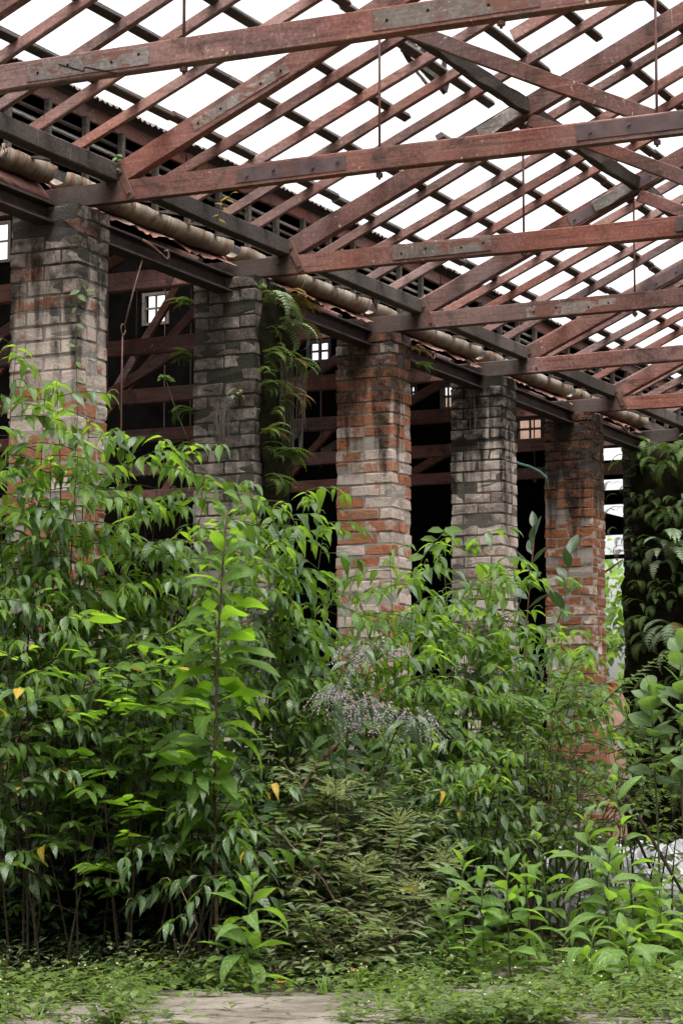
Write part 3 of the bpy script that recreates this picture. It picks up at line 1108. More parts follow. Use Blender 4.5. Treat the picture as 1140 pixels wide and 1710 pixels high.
# slats across the tall opening
for (pa, pb) in ((768, 800), (818, 842), (864, 893), (926, 933)):
    za, zb = onX(1020, pb, XG).z, onX(1020, pa, XG).z
    MB().box((XG + .01, ysl0, za), (XG + .06, ysl1, zb)).build('board', M['darkwall'], gw)
MB().beam((XG + .1, ysl0, onX(1010, 905, XG).z), (XG + .1, ysl1, onX(1030, 830, XG).z), .04, .12).build('brace', M['darkwall'], gw)
o = MB().box((23.0, -1.5, 0), (23.25, 9, 2.5)).build('low_wall', M['pinkwall'])
tag(o, 'low pinkish brick wall outside, seen beyond the orange pillar', 'wall')
# bright brick wall glimpsed through the barred window by the orange pillar
o = MB().box((21.2, 4.05, 0), (21.4, 6.5, 7.2)).build('brick_annex', M['pinkwall'])
tag(o, 'orange brick wall seen through the barred window above the teal hose', 'wall')


# ------------------------------------------------------------------ leaves and plants
def leaf_template(n, wf, fold=.25, curl=.3, wave=0.0, twist=0.0):
    """leaf of length 1 along +Y, normal +Z; three rows of vertices, curling down towards the tip"""
    vs_, fs = [], []
    y = z = 0.0
    ang = 0.0
    for i in range(n + 1):
        t = i / n
        wd = wf(t)
        z_w = wd * fold
        wv = wave * math.sin(t * 9)
        tw = twist * t
        vs_ += [(-wd, y, z + z_w + wv * wd - tw * wd), (0, y, z), (wd, y, z + z_w - wv * wd + tw * wd)]
        ang = -curl * (t + .5 / n) ** 1.2
        y += math.cos(ang) / n
        z += math.sin(ang) / n
    for i in range(n):
        a = i * 3
        fs += [(a, a + 1, a + 4, a + 3), (a + 1, a + 2, a + 5, a + 4)]
    return vs_, fs


def ovate(w0, peak=.35, sharp=1.0):
    def f(t):
        if t <= 0: return .02 * w0
        if t < peak:
            return w0 * math.sin(PI / 2 * (t / peak)) ** .8
        u = (t - peak) / (1 - peak)
        return max(.004, w0 * (math.cos(PI / 2 * u) ** sharp) * (1 - .12 * u))
    return f


LT = {
    'pepper': [leaf_template(6, ovate(w_, .3, 1.3), f_, c, .08, tw) for w_, f_, c, tw in ((.18, .4, .7, 0), (.165, .5, 1.1, .3), (.19, .3, .4, -.25), (.15, .55, 1.4, .15), (.175, .35, .9, -.4))],
    'broad': [leaf_template(10, ovate(w_, .55, .8), .28, c, .22, tw) for w_, c, tw in ((.19, 1.0, .15), (.17, 1.5, -.25), (.2, .7, .3), (.18, 1.9, .1))],
    'herb': [leaf_template(9, ovate(w_, .48, .9), .3, c, .14, tw) for w_, c, tw in ((.16, .9, .15), (.14, 1.5, -.25), (.18, .5, .25), (.15, 1.9, .1))],
    'narrow': [leaf_template(4, ovate(.13, .45, .8), .2, c, 0, tw) for c, tw in ((.3, 0), (.7, .2), (.1, -.2))],
    'small': [leaf_template(3, ovate(.24, .45, .8), .2, c, 0, tw) for c, tw in ((.3, 0), (.7, .2))],
    'glossy': [leaf_template(6, ovate(.21, .45, .8), .15, c, .03, tw) for c, tw in ((.35, 0), (.7, .2), (.15, -.2))],
    'round': [leaf_template(6, ovate(.42, .5, .6), .12, c, .08, tw) for c, tw in ((.4, .1), (.8, -.1), (.2, .15))],
    'pinna': [leaf_template(4, ovate(.17, .4, .8), .15, c, 0, 0) for c in (.2, .5)],
}


def frame(p, d, nrm, size):
    d = d.normalized()
    z = nrm - d * nrm.dot(d)
    z = z.normalized() if z.length > 1e-5 else d.orthogonal().normalized()
    x = d.cross(z)
    m = Matrix(((x.x * size, d.x * size, z.x * size, p.x), (x.y * size, d.y * size, z.y * size, p.y), (x.z * size, d.z * size, z.z * size, p.z), (0, 0, 0, 1)))
    return m


_tm = {}


def leaf_mesh(kind, var, mat):
    key = (kind, var, mat.name)
    if key not in _tm:
        vs_, fs = LT[kind][var]
        me = new_mesh('leaf', vs_, fs, mat, True)
        at_ = me.attributes.new('tone', 'FLOAT', 'POINT')
        at_.data.foreach_set('value', [0.0] * len(vs_))
        n_ = len(vs_)
        me.attributes.new('lu', 'FLOAT', 'POINT').data.foreach_set('value', (np.arange(n_) % 3 - 1).astype(np.float32))
        me.attributes.new('lv', 'FLOAT', 'POINT').data.foreach_set('value', ((np.arange(n_) // 3) / (n_ / 3 - 1)).astype(np.float32))
        _tm[key] = me
    return _tm[key]


def merged(name, items, mat, parent, rng, off):
    """items: list of (template verts, faces, matrix) merged into one mesh with a per-leaf tone"""
    vv, ff, tt = [], [], []
    n = 0
    for (vs_, fs, m) in items:
        a = np.asarray(vs_)
        mm = np.array(m)
        vv.append(a @ mm[:3, :3].T + mm[:3, 3])
        ff += [tuple(i + n for i in f) for f in fs]
        tt.append(np.full(len(a), rng.random()))
        n += len(a)
    vv = np.concatenate(vv) - np.array(off)
    me = bpy.data.meshes.new(name)
    me.from_pydata(vv.tolist(), [], ff)
    me.materials.append(mat)
    me.polygons.foreach_set('use_smooth', [True] * len(me.polygons))
    at_ = me.attributes.new('tone', 'FLOAT', 'POINT')
    at_.data.foreach_set('value', np.concatenate(tt))
    n_ = len(vv)
    me.attributes.new('lu', 'FLOAT', 'POINT').data.foreach_set('value', (np.arange(n_) % 3 - 1).astype(np.float32))
    lv_ = np.concatenate([(np.arange(len(a)) // 3) / max(1.0, len(a) / 3 - 1) for a in [q[0] for q in items]])
    me.attributes.new('lv', 'FLOAT', 'POINT').data.foreach_set('value', lv_.astype(np.float32))
    o = bpy.data.objects.new(name, me)
    link(o, parent)
    o['kind'] = 'stuff'
    return o


def place_leaves(root, leaves, mat, rng, nobj, yellow=0.0):
    """leaves: (kind, var, matrix). The ones nearest the viewer become parts of their own, the rest one mass"""
    base = root.location
    leaves.sort(key=lambda q: (q[2].translation - CAM).length)
    for kd, vr, m in leaves[:nobj]:
        mt = M['yellow'] if rng.random() < yellow else mat
        o = bpy.data.objects.new('leaf', leaf_mesh(kd, vr, mt))
        mm = m.copy()
        mm.translation -= base
        o.matrix_basis = mm
        link(o, root)
    if len(leaves) > nobj:
        merged('foliage', [(*LT[kd][vr], m) for kd, vr, m in leaves[nobj:]], mat, root, rng, base)


def bez(a, b, c, n):
    return [a * (1 - t) ** 2 + b * (2 * t * (1 - t)) + c * t * t for t in [i / n for i in range(n + 1)]]


def shrub(name, label, cat, group, base, tips, kind, size, mat, twig=.55, tgap=.16, lgap=.055, droop=.75, t0=.3, seed=0, nobj=90, stem='stem', rad=.016, elev=.35, sag=.13, yellow=.014, catkin=False, bend=.35, more=1, ymin=1.3, spread=.14):
    rng = random.Random(seed)
    root = empty(name, base, label, cat, group)
    extra = []
    for tp in tips:
        for _ in range(more):
            f = rng.uniform(.62, .95)
            extra.append(V((tp.x + rng.uniform(-.22, .22), tp.y + rng.uniform(-.3, .3), tp.z * f)))
    tips = list(tips) + extra
    leaves = []
    young = [] if mat is M['leafA'] else leaves
    wood = MB()
    cat_mb = MB()
    nv = len(LT[kind])
    for tp in tips:
        b0 = V((base.x + rng.uniform(-spread, spread), base.y + rng.uniform(-spread, spread), 0))
        ctrl = b0.lerp(tp, bend) + V((rng.uniform(-.1, .1), rng.uniform(-.1, .1), tp.z * .32))
        pts = bez(b0, ctrl, tp, 9)
        ln = sum((pts[i + 1] - pts[i]).length for i in range(9))
        wood.tube(pts, [rad * (1 - .93 * i / 9) + .001 for i in range(10)], 5)
        nt_ = max(2, int(ln * (1 - t0) / tgap))
        az = rng.uniform(0, 6.28)
        for j in range(nt_ + 1):
            t = t0 + (1 - t0) * j / nt_
            f = t * 9
            i = min(int(f), 8)
            p = pts[i].lerp(pts[i + 1], f - i)
            az += 2.4 + rng.uniform(-.5, .5)
            e = elev + rng.uniform(-.2, .25)
            d = V((math.cos(az) * math.cos(e), math.sin(az) * math.cos(e), math.sin(e)))
            L = twig * rng.uniform(.55, 1.1) * (1.0 - .45 * t)
            ns = max(3, int(L / lgap))
            tw = [p.copy()]
            sd_ = 1
            for q in range(ns):
                d = (d + V((rng.uniform(-.05, .05), rng.uniform(-.05, .05), -sag * lgap / .055 * rng.uniform(.6, 1.3)))).normalized()
                p = p + d * lgap
                tw.append(p.copy())
                side = d.cross(V((0, 0, 1)))
                side = side.normalized() if side.length > .01 else V((1, 0, 0))
                sd_ = -sd_
                if q < 1:
                    continue
                ld = d * rng.uniform(.3, .7) + side * sd_ * rng.uniform(.35, .8) + V((0, 0, -droop * rng.uniform(.1, 1.6)))
                nr = V((0, 0, 1)) + side * sd_ * .55 + V((rng.uniform(-.35, .35), rng.uniform(-.35, .35), 0))
                sz = size * rng.uniform(.5, 1.2) * (1 if q < ns - 2 else .75)
                (young if t > .6 and p.z > ymin and rng.random() < (.5 if q < ns - 2 else .75) else leaves).append((kind, rng.randrange(nv), frame(p, ld, nr, sz)))
            (young if t > .6 and p.z > ymin and rng.random() < .6 else leaves).append((kind, rng.randrange(nv), frame(p, d + V((0, 0, -droop * .6)), V((0, 0, 1)), size * .8)))
            wood.tube(tw[::2] if len(tw) > 5 else tw, .0028, 4)
            if catkin and rng.random() < .35:
                h = size * .35
                cat_mb.tube([p, p + d * h * .4 + V((0, 0, h * .5)), p + d * h * .9 + V((0, 0, h * .55)), p + d * h * 1.2 + V((0, 0, h * .2))], [.0024, .002, .002, .0015], 4)
        for q in range(7 if kind == 'pepper' else 0):      # tuft at the growing tip
            a = 2.4 * q + az
            d = V((math.cos(a), math.sin(a), rng.uniform(-.5, .5)))
            young.append((kind, rng.randrange(nv), frame(tp - V((0, 0, .012 * q)), d + V((0, 0, -.3)), V((0, 0, 1)) + d * .4, size * rng.uniform(.55, .95))))
    wood.build('stems', M[stem], root, True)
    root.children[-1]['kind'] = 'stuff'
    if catkin and cat_mb.v:
        cat_mb.build('catkins', M['catkin'], root)['kind'] = 'stuff'
    place_leaves(root, leaves, mat, rng, nobj, yellow)
    if young is not leaves and young:
        place_leaves(root, young, M['leafY'], rng, nobj // 2, 0)
    return root


# pepper-leaved shrubs: (label, base px, depth, stem tips (px, py, depth), leaf size)
A = M['leafA']
PEP = [
    ('tall shrub at the left edge whose top leans before the leftmost pillar', (15, 14.6), [(28, 612, 14.5), (-40, 690, 14.2), (75, 700, 14.5), (-10, 820, 14.0)], .165),
    ('leafy shrub covering the foot of the leftmost pillar', (110, 14.8), [(95, 668, 14.7), (150, 735, 14.5), (60, 840, 14.2), (160, 850, 14.4)], .165),
    ('drooping shrub filling the dark gap right of the leftmost pillar', (235, 15.0), [(205, 752, 14.9), (272, 762, 14.9), (325, 775, 15.0), (240, 880, 14.6), (352, 830, 15.1)], .165),
    ('shrub with arching sprays low at the left edge', (40, 14.40), [(20, 925, 14.20), (90, 1000, 14.10), (-40, 980, 14.10), (125, 1075, 14.00)], .165),
    ('shrub with sprays arching right in front of the leftmost pillar base', (150, 14.70), [(150, 960, 14.60), (215, 1010, 14.50), (95, 1120, 14.20), (230, 1110, 14.40), (170, 1180, 14.30)], .16),
    ('shady shrub between the left pillar and the tall broad-leaved plant', (265, 14.70), [(290, 940, 14.80), (255, 1060, 14.50), (310, 1130, 14.50), (330, 1200, 14.40)], .155),
    ('shrub drooping beside the mossy pillar behind the tall broad-leaved plant', (440, 15.6), [(430, 858, 15.7), (475, 870, 15.6), (512, 852, 15.9), (542, 905, 15.8), (480, 980, 15.5)], .165),
    ('low shrub in shade below the leftmost pillar', (60, 14.30), [(60, 1185, 14.30), (150, 1215, 14.30), (-20, 1210, 14.40)], .155),
    ('low shrub with glossy leaves left of the grey willow-like bush', (330, 14.05), [(345, 1310, 13.85), (400, 1330, 13.75), (300, 1350, 13.65), (410, 1420, 13.65), (270, 1290, 13.95)], .16),
    ('shrub between the middle and the pale grey pillar with hanging leaves', (745, 16.8), [(735, 935, 16.9), (790, 930, 17.0), (830, 970, 16.8), (885, 985, 16.8), (690, 990, 16.5), (770, 1040, 16.4)], .165),
    ('shrub with hanging leaves in front of the middle pillar', (660, 16.0), [(650, 960, 16.2), (690, 1040, 15.8), (610, 1060, 15.8), (720, 1110, 15.5)], .15),
    ('shrub spreading before the orange pillar', (880, 16.9), [(930, 1072, 16.8), (880, 1085, 16.6), (840, 1080, 16.5), (975, 1110, 16.9), (850, 1190, 16.2)], .155),
    ('dark low shrub under the lilac flowers', (760, 15.4), [(720, 1230, 15.2), (790, 1250, 15.0), (850, 1270, 15.0), (760, 1320, 14.9), (680, 1290, 15.2)], .13),
]
for i, (lab, (bx_, bd), tips, ls) in enumerate(PEP):
    shrub('leafy_shrub', lab, 'shrub', 'broad pepper-leaved shrubs', gp(bx_, bd), [at(t[0], t[1] - (32 if i in (0, 1, 2, 6, 9, 10, 11) else 15), t[2]) for t in tips], 'pepper', ls * 1.06, A, seed=300 + i, nobj=130, catkin=True,
          twig=.78, tgap=.14, sag=.095, elev=.28, stem='stem' if i in (6, 9, 10, 11) else 'darkbark', t0=(.5, .5, .46, .5, .5, .45, .3, .62, .55, .24, .24, .24, .55)[i], droop=.42, more=1 if i in (0, 3, 4, 5, 7, 8) else 2, ymin=1.2 if i > 5 else 1.6, rad=.009)

OTHER = [('long-leaved shrub poking through the left thicket', (205, 14.0), [(225, 1050, 13.8), (170, 1120, 13.7), (260, 1180, 13.7)], 'glossy', .19, 'leafB', .25, .1),
         ('fine-leaved pale shrub low in the left thicket', (85, 13.9), [(60, 1130, 13.7), (120, 1190, 13.6), (20, 1210, 13.6)], 'small', .085, 'leafS', .3, .3),
         ('long-leaved shrub at the left edge below the drooping sprays', (10, 13.8), [(5, 1060, 13.6), (40, 1150, 13.5), (-30, 1190, 13.6)], 'herb', .2, 'leafA', .3, .15),
         ('fine-leaved shrub before the dark gap left of the tall broad-leaved plant', (300, 14.1), [(285, 1010, 14.2), (330, 1090, 14.0), (250, 1180, 13.9), (310, 1250, 13.8)], 'small', .1, 'leafS', .3, .3)]
for i, (lab, (bx_, bd), tips, kd, ls, mt, t0_, dr) in enumerate(OTHER):
    shrub('mixed_shrub', lab, 'shrub', 'other shrubs in the left thicket', gp(bx_, bd), [at(*t) for t in tips], kd, ls, M[mt], seed=350 + i, nobj=80, twig=.55, tgap=.13, lgap=.05, droop=dr, t0=t0_, stem='darkbark', rad=.007,
          elev=.4, sag=.07, yellow=.03, spread=.2)

# grey narrow-leaved bush in the middle foreground
GREY = [('grey-green narrow-leaved bush left of the bush centre, leaning right', (520, 14.60), [(470, 1265, 14.60), (530, 1290, 14.50), (590, 1330, 14.40), (500, 1400, 14.20), (450, 1380, 14.30)]),
        ('grey-green narrow-leaved bush in the middle foreground with dry flower heads', (610, 14.40), [(600, 1380, 14.20), (660, 1400, 14.20), (560, 1430, 14.00), (700, 1460, 14.10), (640, 1500, 13.80)]),
        ('grey-green narrow-leaved bush under the middle pillar', (660, 15.00), [(640, 1290, 15.00), (700, 1310, 14.90), (620, 1340, 14.80), (730, 1380, 14.70)]),
        ('low grey-green bush right of the single bright herb', (560, 13.90), [(540, 1500, 13.80), (600, 1540, 13.60), (650, 1570, 13.60), (500, 1540, 13.70)])]
for i, (lab, (bx_, bd), tips) in enumerate(GREY):
    shrub('grey_leaved_bush', lab, 'bush', 'grey narrow-leaved bushes', gp(bx_, bd), [at(*t) for t in tips], 'narrow', .125, M['leafG'], seed=400 + i, nobj=90,
          twig=.55, tgap=.055, lgap=.034, droop=.15, t0=.12, more=1, stem='bark', rad=.009, elev=.5, sag=.06, spread=.3)

for i, (px, py, d, lab) in enumerate(((560, 1330, 14.2, 'upper dry seed head in the grey bush under the lilac'), (665, 1385, 14.0, 'feathery dry seed head near the top of the grey bush'), (610, 1460, 13.9, 'dry seed head in the middle of the grey bush'), (690, 1500, 13.8, 'dry seed head at the right flank of the grey bush'), (640, 1560, 13.7, 'lowest dry seed head before the grey bush'), (745, 1440, 14.2, 'dry seed head left of the bright herb clump'))):
    rg = random.Random(i + 3)
    p = at(px, py, d)
    sr = empty('seed_head', V((p.x, p.y, 0)), lab, 'seed head', 'dry seed heads in the grey bush')
    MB().tube([V((p.x + .1, p.y, 0)), V((p.x + .06, p.y, p.z * .6)), p], [.004, .003, .002], 4).build('stalk', M['bark'], sr, True)
    q_ = MB()
    for _ in range(70):
        v = V((rg.gauss(0, .07), rg.gauss(0, .07), rg.uniform(-.02, .13)))
        q_.tube([p + V((0, 0, v.z * .5)), p + v], [.0008, .0012], 3)
        c = p + v
        r = rg.uniform(.003, .006)
        q_.add([c + V((r, 0, 0)), c + V((-r, 0, 0)), c + V((0, r, 0)), c + V((0, -r, 0)), c + V((0, 0, r)), c + V((0, 0, -r))],
               [(0, 2, 4), (2, 1, 4), (1, 3, 4), (3, 0, 4), (2, 0, 5), (1, 2, 5), (3, 1, 5), (0, 3, 5)])
    q_.build('seeds', M['catkin'], sr)['kind'] = 'stuff'
# small-leaved yellowish bushes on the right
SMALL = [('small-leaved yellow-green bush before the orange pillar', (900, 15.6), [(870, 1130, 15.6), (930, 1150, 15.5), (960, 1180, 15.6), (840, 1180, 15.4), (900, 1230, 15.2)]),
         ('small-leaved bush at the foot of the fern-covered pillar', (1040, 15.8), [(1010, 1200, 15.8), (1070, 1230, 15.7), (1110, 1250, 15.6), (1040, 1290, 15.4), (1140, 1290, 15.5)]),
         ('small-leaved bush above the white sacks', (930, 15.0), [(960, 1225, 15.0), (910, 1250, 14.9), (1010, 1260, 14.9)]),
         ('small-leaved bush in front of the middle pillar base', (590, 16.2), [(560, 960, 16.4), (600, 1000, 16.3), (640, 1060, 16.2), (560, 1080, 16.0), (520, 1040, 16.2), (610, 1140, 15.8)]),
         ('small-leaved bush among the lilac flowers', (560, 15.2), [(520, 1130, 15.3), (580, 1180, 15.2), (480, 1200, 15.1), (640, 1220, 15.0), (540, 1260, 14.8)])]
for i, (lab, (bx_, bd), tips) in enumerate(SMALL):
    shrub('small_leaved_bush', lab, 'bush', 'small-leaved bushes', gp(bx_, bd), [at(*t) for t in tips], 'small' if i != 3 else 'pepper', (.075, .08, .075, .1, .09)[i], M['leafS'], seed=500 + i, nobj=60,
          twig=.55, tgap=.085, lgap=.036, droop=.25, t0=(.45, .5, .6, .22, .25)[i], stem='darkbark', rad=.009, elev=.35, sag=.06, yellow=.02, spread=.4, bend=.15)


# ---- plants with a single stem and large leaves
def stalk_plant(name, label, cat, group, base, tip, kind, size, mat, n, stem='stem', rad=.01, t0=.1, droop=.35, seed=0, small_top=.35, elev=.45, petiole=.02, buds=False, big_low=1.0, planar=False):
    rng = random.Random(seed)
    root = empty(name, base, label, cat, group)
    hh_ = tip.z * .11
    mid = base.lerp(tip, .5) + V((rng.uniform(-hh_, hh_), rng.uniform(-hh_, hh_), 0))
    pts = bez(V((base.x, base.y, 0)), mid, tip, 10)
    mb = MB().tube(pts, [rad * (1 - .6 * i / 10) for i in range(11)], 6)
    mb.build('stem', M[stem], root, True)
    az = rng.uniform(0, 6)
    for j in range(n):
        t = t0 + (1 - t0) * (j / max(1, n - 1)) ** .85
        f = min(t, .9999) * 10
        i = int(f)
        p = pts[i].lerp(pts[i + 1], f - i)
        az += 2.4 + rng.uniform(-.35, .35)
        if planar:
            az = YAW - PI / 2 + (PI if j % 2 else 0) + rng.uniform(-1.25, 1.25)
        top = max(0, (t - .72) / .28)
        e = elev * (.3 + .7 * t) + top * .75 + rng.uniform(-.15, .15)
        d = V((math.cos(az) * math.cos(e), math.sin(az) * math.cos(e), math.sin(e)))
        sz = size * (big_low + (1 - big_low) * t) * (1 - (1 - small_top) * top) * rng.uniform(.8, 1.12)
        o = bpy.data.objects.new('leaf', leaf_mesh(kind, rng.randrange(len(LT[kind])), mat))
        m = frame(p + d * petiole * .5, d, V((0, 0, 1)) - FW * ((.9 if planar else .25) * rng.uniform(-.3, 1)) + V((rng.uniform(-.45, .45), rng.uniform(-.45, .45), 0)), sz)
        m.translation -= base
        o.matrix_basis = m
        link(o, root)
    if buds:
        bm_ = MB()
        for q in range(16):
            d = V((rng.uniform(-1, 1), rng.uniform(-1, 1), rng.uniform(-.2, 1))).normalized() * rng.uniform(.01, .04)
            bm_.tube([pts[-1], pts[-1] + d], [.001, .0035], 4)
        bm_.build('flower_head', M['catkin'], root)['kind'] = 'stuff'
    return root


stalk_plant('broad_leaved_plant', 'tall single-stemmed plant with huge bright leaves before the mossy pillar', 'plant', None, gp(368, 13.85), at(379, 855, 13.85), 'broad', .38, M['leafB'], 56,
            stem='bark', rad=.013, t0=.3, seed=5, elev=.35, small_top=.3, planar=True)
HERB = [
    ('bright herb standing alone left of the grey bush', 420, 13.25, 422, 1478, 15, .26, False),
    ('short herb beside the lone bright herb', 395, 13.35, 385, 1560, 8, .2, False),
    ('leafy herb at the left end of the right-hand clump', 745, 13.9, 738, 1530, 11, .22, False),
    ('upright herb with pale tip at the left of the right-hand clump', 785, 13.8, 774, 1424, 14, .22, True),
    ('thin upright herb, second in the right-hand clump', 808, 13.6, 804, 1466, 11, .22, False),
    ('herb with two wide hanging leaves in the right-hand clump', 850, 13.7, 846, 1440, 13, .27, False),
    ('herb with a pale bud head in the right-hand clump before the sacks', 878, 13.9, 874, 1448, 11, .22, True),
    ('tall leaning herb with a curled flower head before the sacks', 928, 14.2, 893, 1378, 11, .24, True),
    ('tall straight herb with long leaves before the sacks', 980, 14.0, 976, 1368, 13, .25, True),
    ('herb with very broad leaves in the right-hand clump', 1015, 13.7, 1015, 1420, 14, .27, False),
    ('tallest herb of the right-hand clump with woolly flower head', 1058, 14.0, 1022, 1300, 15, .27, True),
    ('herb with silvery leaves at the right edge', 1105, 13.8, 1100, 1480, 13, .27, False),
    ('low herb with wide spreading leaves at lower right', 1040, 12.9, 1042, 1560, 12, .26, False),
    ('low herb with wide leaves beside the path at right', 985, 13.2, 990, 1560, 11, .24, False),
    ('herb cut by the right edge of the view', 1140, 13.4, 1142, 1520, 12, .25, False),
]
for i, (lab, bx_, bd, tx, ty, n, ls, bu) in enumerate(HERB):
    b = gp(bx_, bd)
    stalk_plant('broad_leaved_herb', lab, 'herb', 'bright herbs in the foreground', b, at(tx, ty, bd), 'herb', ls * 1.14, M['leafH'], int(n * 1.5), rad=.007, t0=.06, seed=40 + i, elev=.55, small_top=.4, buds=bu)
# dark glossy plant between the pale grey and orange pillars
stalk_plant('glossy_plant', 'dark glossy-leaved plant rising before the orange pillar', 'plant', 'dark glossy plants', gp(925, 19.5), at(950, 930, 19.5), 'glossy', .3, M['leafD'], 13, stem='redstem', rad=.01, t0=.5, seed=71, elev=.5, small_top=.7)
stalk_plant('glossy_plant', 'dark glossy-leaved plant in the gap left of the orange pillar', 'plant', 'dark glossy plants', gp(885, 20.5), at(893, 885, 20.5), 'glossy', .27, M['leafD'], 22, stem='redstem', rad=.01, t0=.45, seed=72, elev=.5, small_top=.7)
# round-leaved plant at the right edge
for i, (lab, bx_, bd, tx, ty) in enumerate((('pale round-leaved plant at the right edge, upper one', 1150, 14.8, 1135, 1085), ('pale round-leaved plant at the right edge, lower one', 1100, 14.9, 1085, 1150), ('round-leaved plant cut by the right edge', 1180, 14.5, 1165, 1130))):
    stalk_plant('round_leaved_plant', lab, 'plant', 'round-leaved plants at the right edge', gp(bx_, bd), at(tx, ty, bd), 'round', .2, M['leafR'], 18, rad=.01, t0=.66, seed=80 + i, elev=.3, small_top=.7)


# ---- feathery compound leaves
def pinnate(root, a, b, c, npair, size, mat, rng, kind='pinna'):
    pts = bez(a, b, c, 12)
    MB().tube(pts, [.006 - .0035 * i / 12 for i in range(13)], 5).build('leaf_stalk', M['stem'], root, True)
    base = root.location
    for j in range(npair):
        t = .12 + .88 * j / (npair - 1)
        f = min(t, .999) * 12
        i = int(f)
        p = pts[i].lerp(pts[i + 1], f - i)
        d = (pts[i + 1] - pts[i]).normalized()
        side = d.cross(V((0, 0, 1))).normalized()
        for s_ in (-1, 1):
            ld = d * .45 + side * s_ + V((0, 0, -.12 + rng.uniform(-.1, .1)))
            sz = size * (1 - .55 * abs(t - .4) ** 1.3) * rng.uniform(.9, 1.1)
            o = bpy.data.objects.new('leaflet', leaf_mesh(kind, rng.randrange(2), mat))
            m = frame(p, ld, V((0, 0, 1)) - FW * .3, sz)
            m.translation -= base
            o.matrix_basis = m
            link(o, root)


rng = random.Random(77)
fp = empty('feather_leaved_plant', gp(930, 16.0), 'plant with feathery compound leaves before the orange pillar', 'plant')
for (p0, p1, p2, d) in (((918, 1200), (940, 1130), (972, 1085), 16.0), ((930, 1190), (990, 1140), (1050, 1132), 15.8), ((925, 1190), (960, 1160), (1010, 1170), 15.7), ((1000, 1180), (1060, 1120), (1120, 1085), 15.6), ((910, 1200), (870, 1150), (850, 1165), 15.9)):
    pinnate(fp, at(*p0, d), at(*p1, d - .15), at(*p2, d - .2), 13, .15, M['leafS'] if d < 15.9 else M['leafH'], rng)
MB().tube([gp(930, 16.0), at(928, 1400, 16.0), at(922, 1195, 16.0)], [.012, .01, .006], 6).build('stem', M['stem'], fp, True)

# ---- lilac flowering shrub with bowed canes
lf = empty('lilac_flowering_shrub', gp(600, 14.8), 'shrub with bowed canes ending in hazy lilac flower sprays', 'shrub')
canes = [((585, 1500), (500, 1100), (625, 1080)), ((600, 1500), (480, 1120), (660, 1190)), ((590, 1480), (560, 1180), (600, 1170)), ((610, 1480), (640, 1170), (700, 1200)), ((600, 1490), (520, 1180), (560, 1150))]
rng = random.Random(12)
lvs = []
for ci, (p0, p1, p2) in enumerate(canes):
    d = 14.8 - ci * .07
    pts = bez(at(*p0, d), at(*p1, d), at(*p2, d - .1), 14)
    MB().tube(pts, [.008 - .0045 * i / 14 for i in range(15)], 5).build('cane', M['stem'], lf, True)
    for i in range(3, 14):
        for s_ in (-1, 1):
            if rng.random() < .35: continue
            dd = (pts[i] - pts[i - 1]).normalized()
            side = dd.cross(FW).normalized()
            lvs.append(('pepper', rng.randrange(4), frame(pts[i], side * s_ * .6 + dd * .5 + V((0, 0, -.8)), V((0, 0, 1)) - FW * .4, rng.uniform(.12, .19))))
    # spray of fine twigs set with lilac dots
    tw, fl = MB(), MB()
    end = pts[-1]
    for q in range(26):
        a = rng.uniform(0, 2 * PI)
        e = rng.uniform(-1.0, .35)
        v = V((math.cos(a) * math.cos(e), math.sin(a) * math.cos(e), math.sin(e))) * rng.uniform(.1, .24)
        s0 = pts[-1 - rng.randrange(3)]
        m_ = s0 + v * .55 + V((0, 0, .03))
        e_ = s0 + v + V((0, 0, -.06))
        tw.tube([s0, m_, e_], .0014, 3)
        for z in range(9):
            c = m_.lerp(e_, z / 8) + V((rng.uniform(-.008, .008), rng.uniform(-.008, .008), rng.uniform(-.008, .008)))
            r = rng.uniform(.003, .006)
            fl.add([c + V((r, 0, 0)), c + V((-r, 0, 0)), c + V((0, r, 0)), c + V((0, -r, 0)), c + V((0, 0, r)), c + V((0, 0, -r))],
                   [(0, 2, 4), (2, 1, 4), (1, 3, 4), (3, 0, 4), (2, 0, 5), (1, 2, 5), (3, 1, 5), (0, 3, 5)])
    tw.build('spray_twigs', M['roots'], lf)['kind'] = 'stuff'
    fl.build('lilac_flowers', M['lilac'], lf)['kind'] = 'stuff'
place_leaves(lf, lvs, M['leafA'], rng, 200)

# bare branches
for (pts, r, lab, mt) in (
    ([(640, 1175, 14.9), (580, 1225, 14.7), (530, 1275, 14.5), (490, 1340, 14.3)], .016, 'bare brown branch slanting under the lilac sprays', 'bark'),
    ([(-20, 1365, 14.2), (100, 1345, 14.3), (200, 1333, 14.4), (320, 1330, 14.6)], .012, 'dark dead branch lying across the left shrubs', 'darkbark'),
    ([(405, 1350, 14.2), (470, 1395, 14.0), (540, 1470, 13.9), (600, 1580, 13.7)], .007, 'thin pale cane leaning through the grey bush', 'bark'),
    ([(1040, 1320, 15.2), (1075, 1380, 15.1), (1110, 1440, 15.0), (1150, 1510, 14.9)], .014, 'dark thin trunk leaning left at the right edge', 'darkbark'),
    ([(1010, 1300, 15.0), (1050, 1370, 15.0), (1085, 1450, 15.0)], .011, 'dark thin branch crossing before the white sacks', 'darkbark'),
    ([(225, 1640, 13.4), (300, 1600, 13.3), (330, 1545, 13.3), (300, 1480, 13.4)], .005, 'wiry bent twig rising from the ground cover at left', 'bark'),
):
    P_ = [at(*p) for p in pts]
    o = MB().tube(P_, [r, r * .95, r * .85, r * .6][:len(P_)], 7).build('bare_branch', M[mt], None, True, origin=P_[0])
    tag(o, lab, 'branch', 'bare branches among the shrubs')
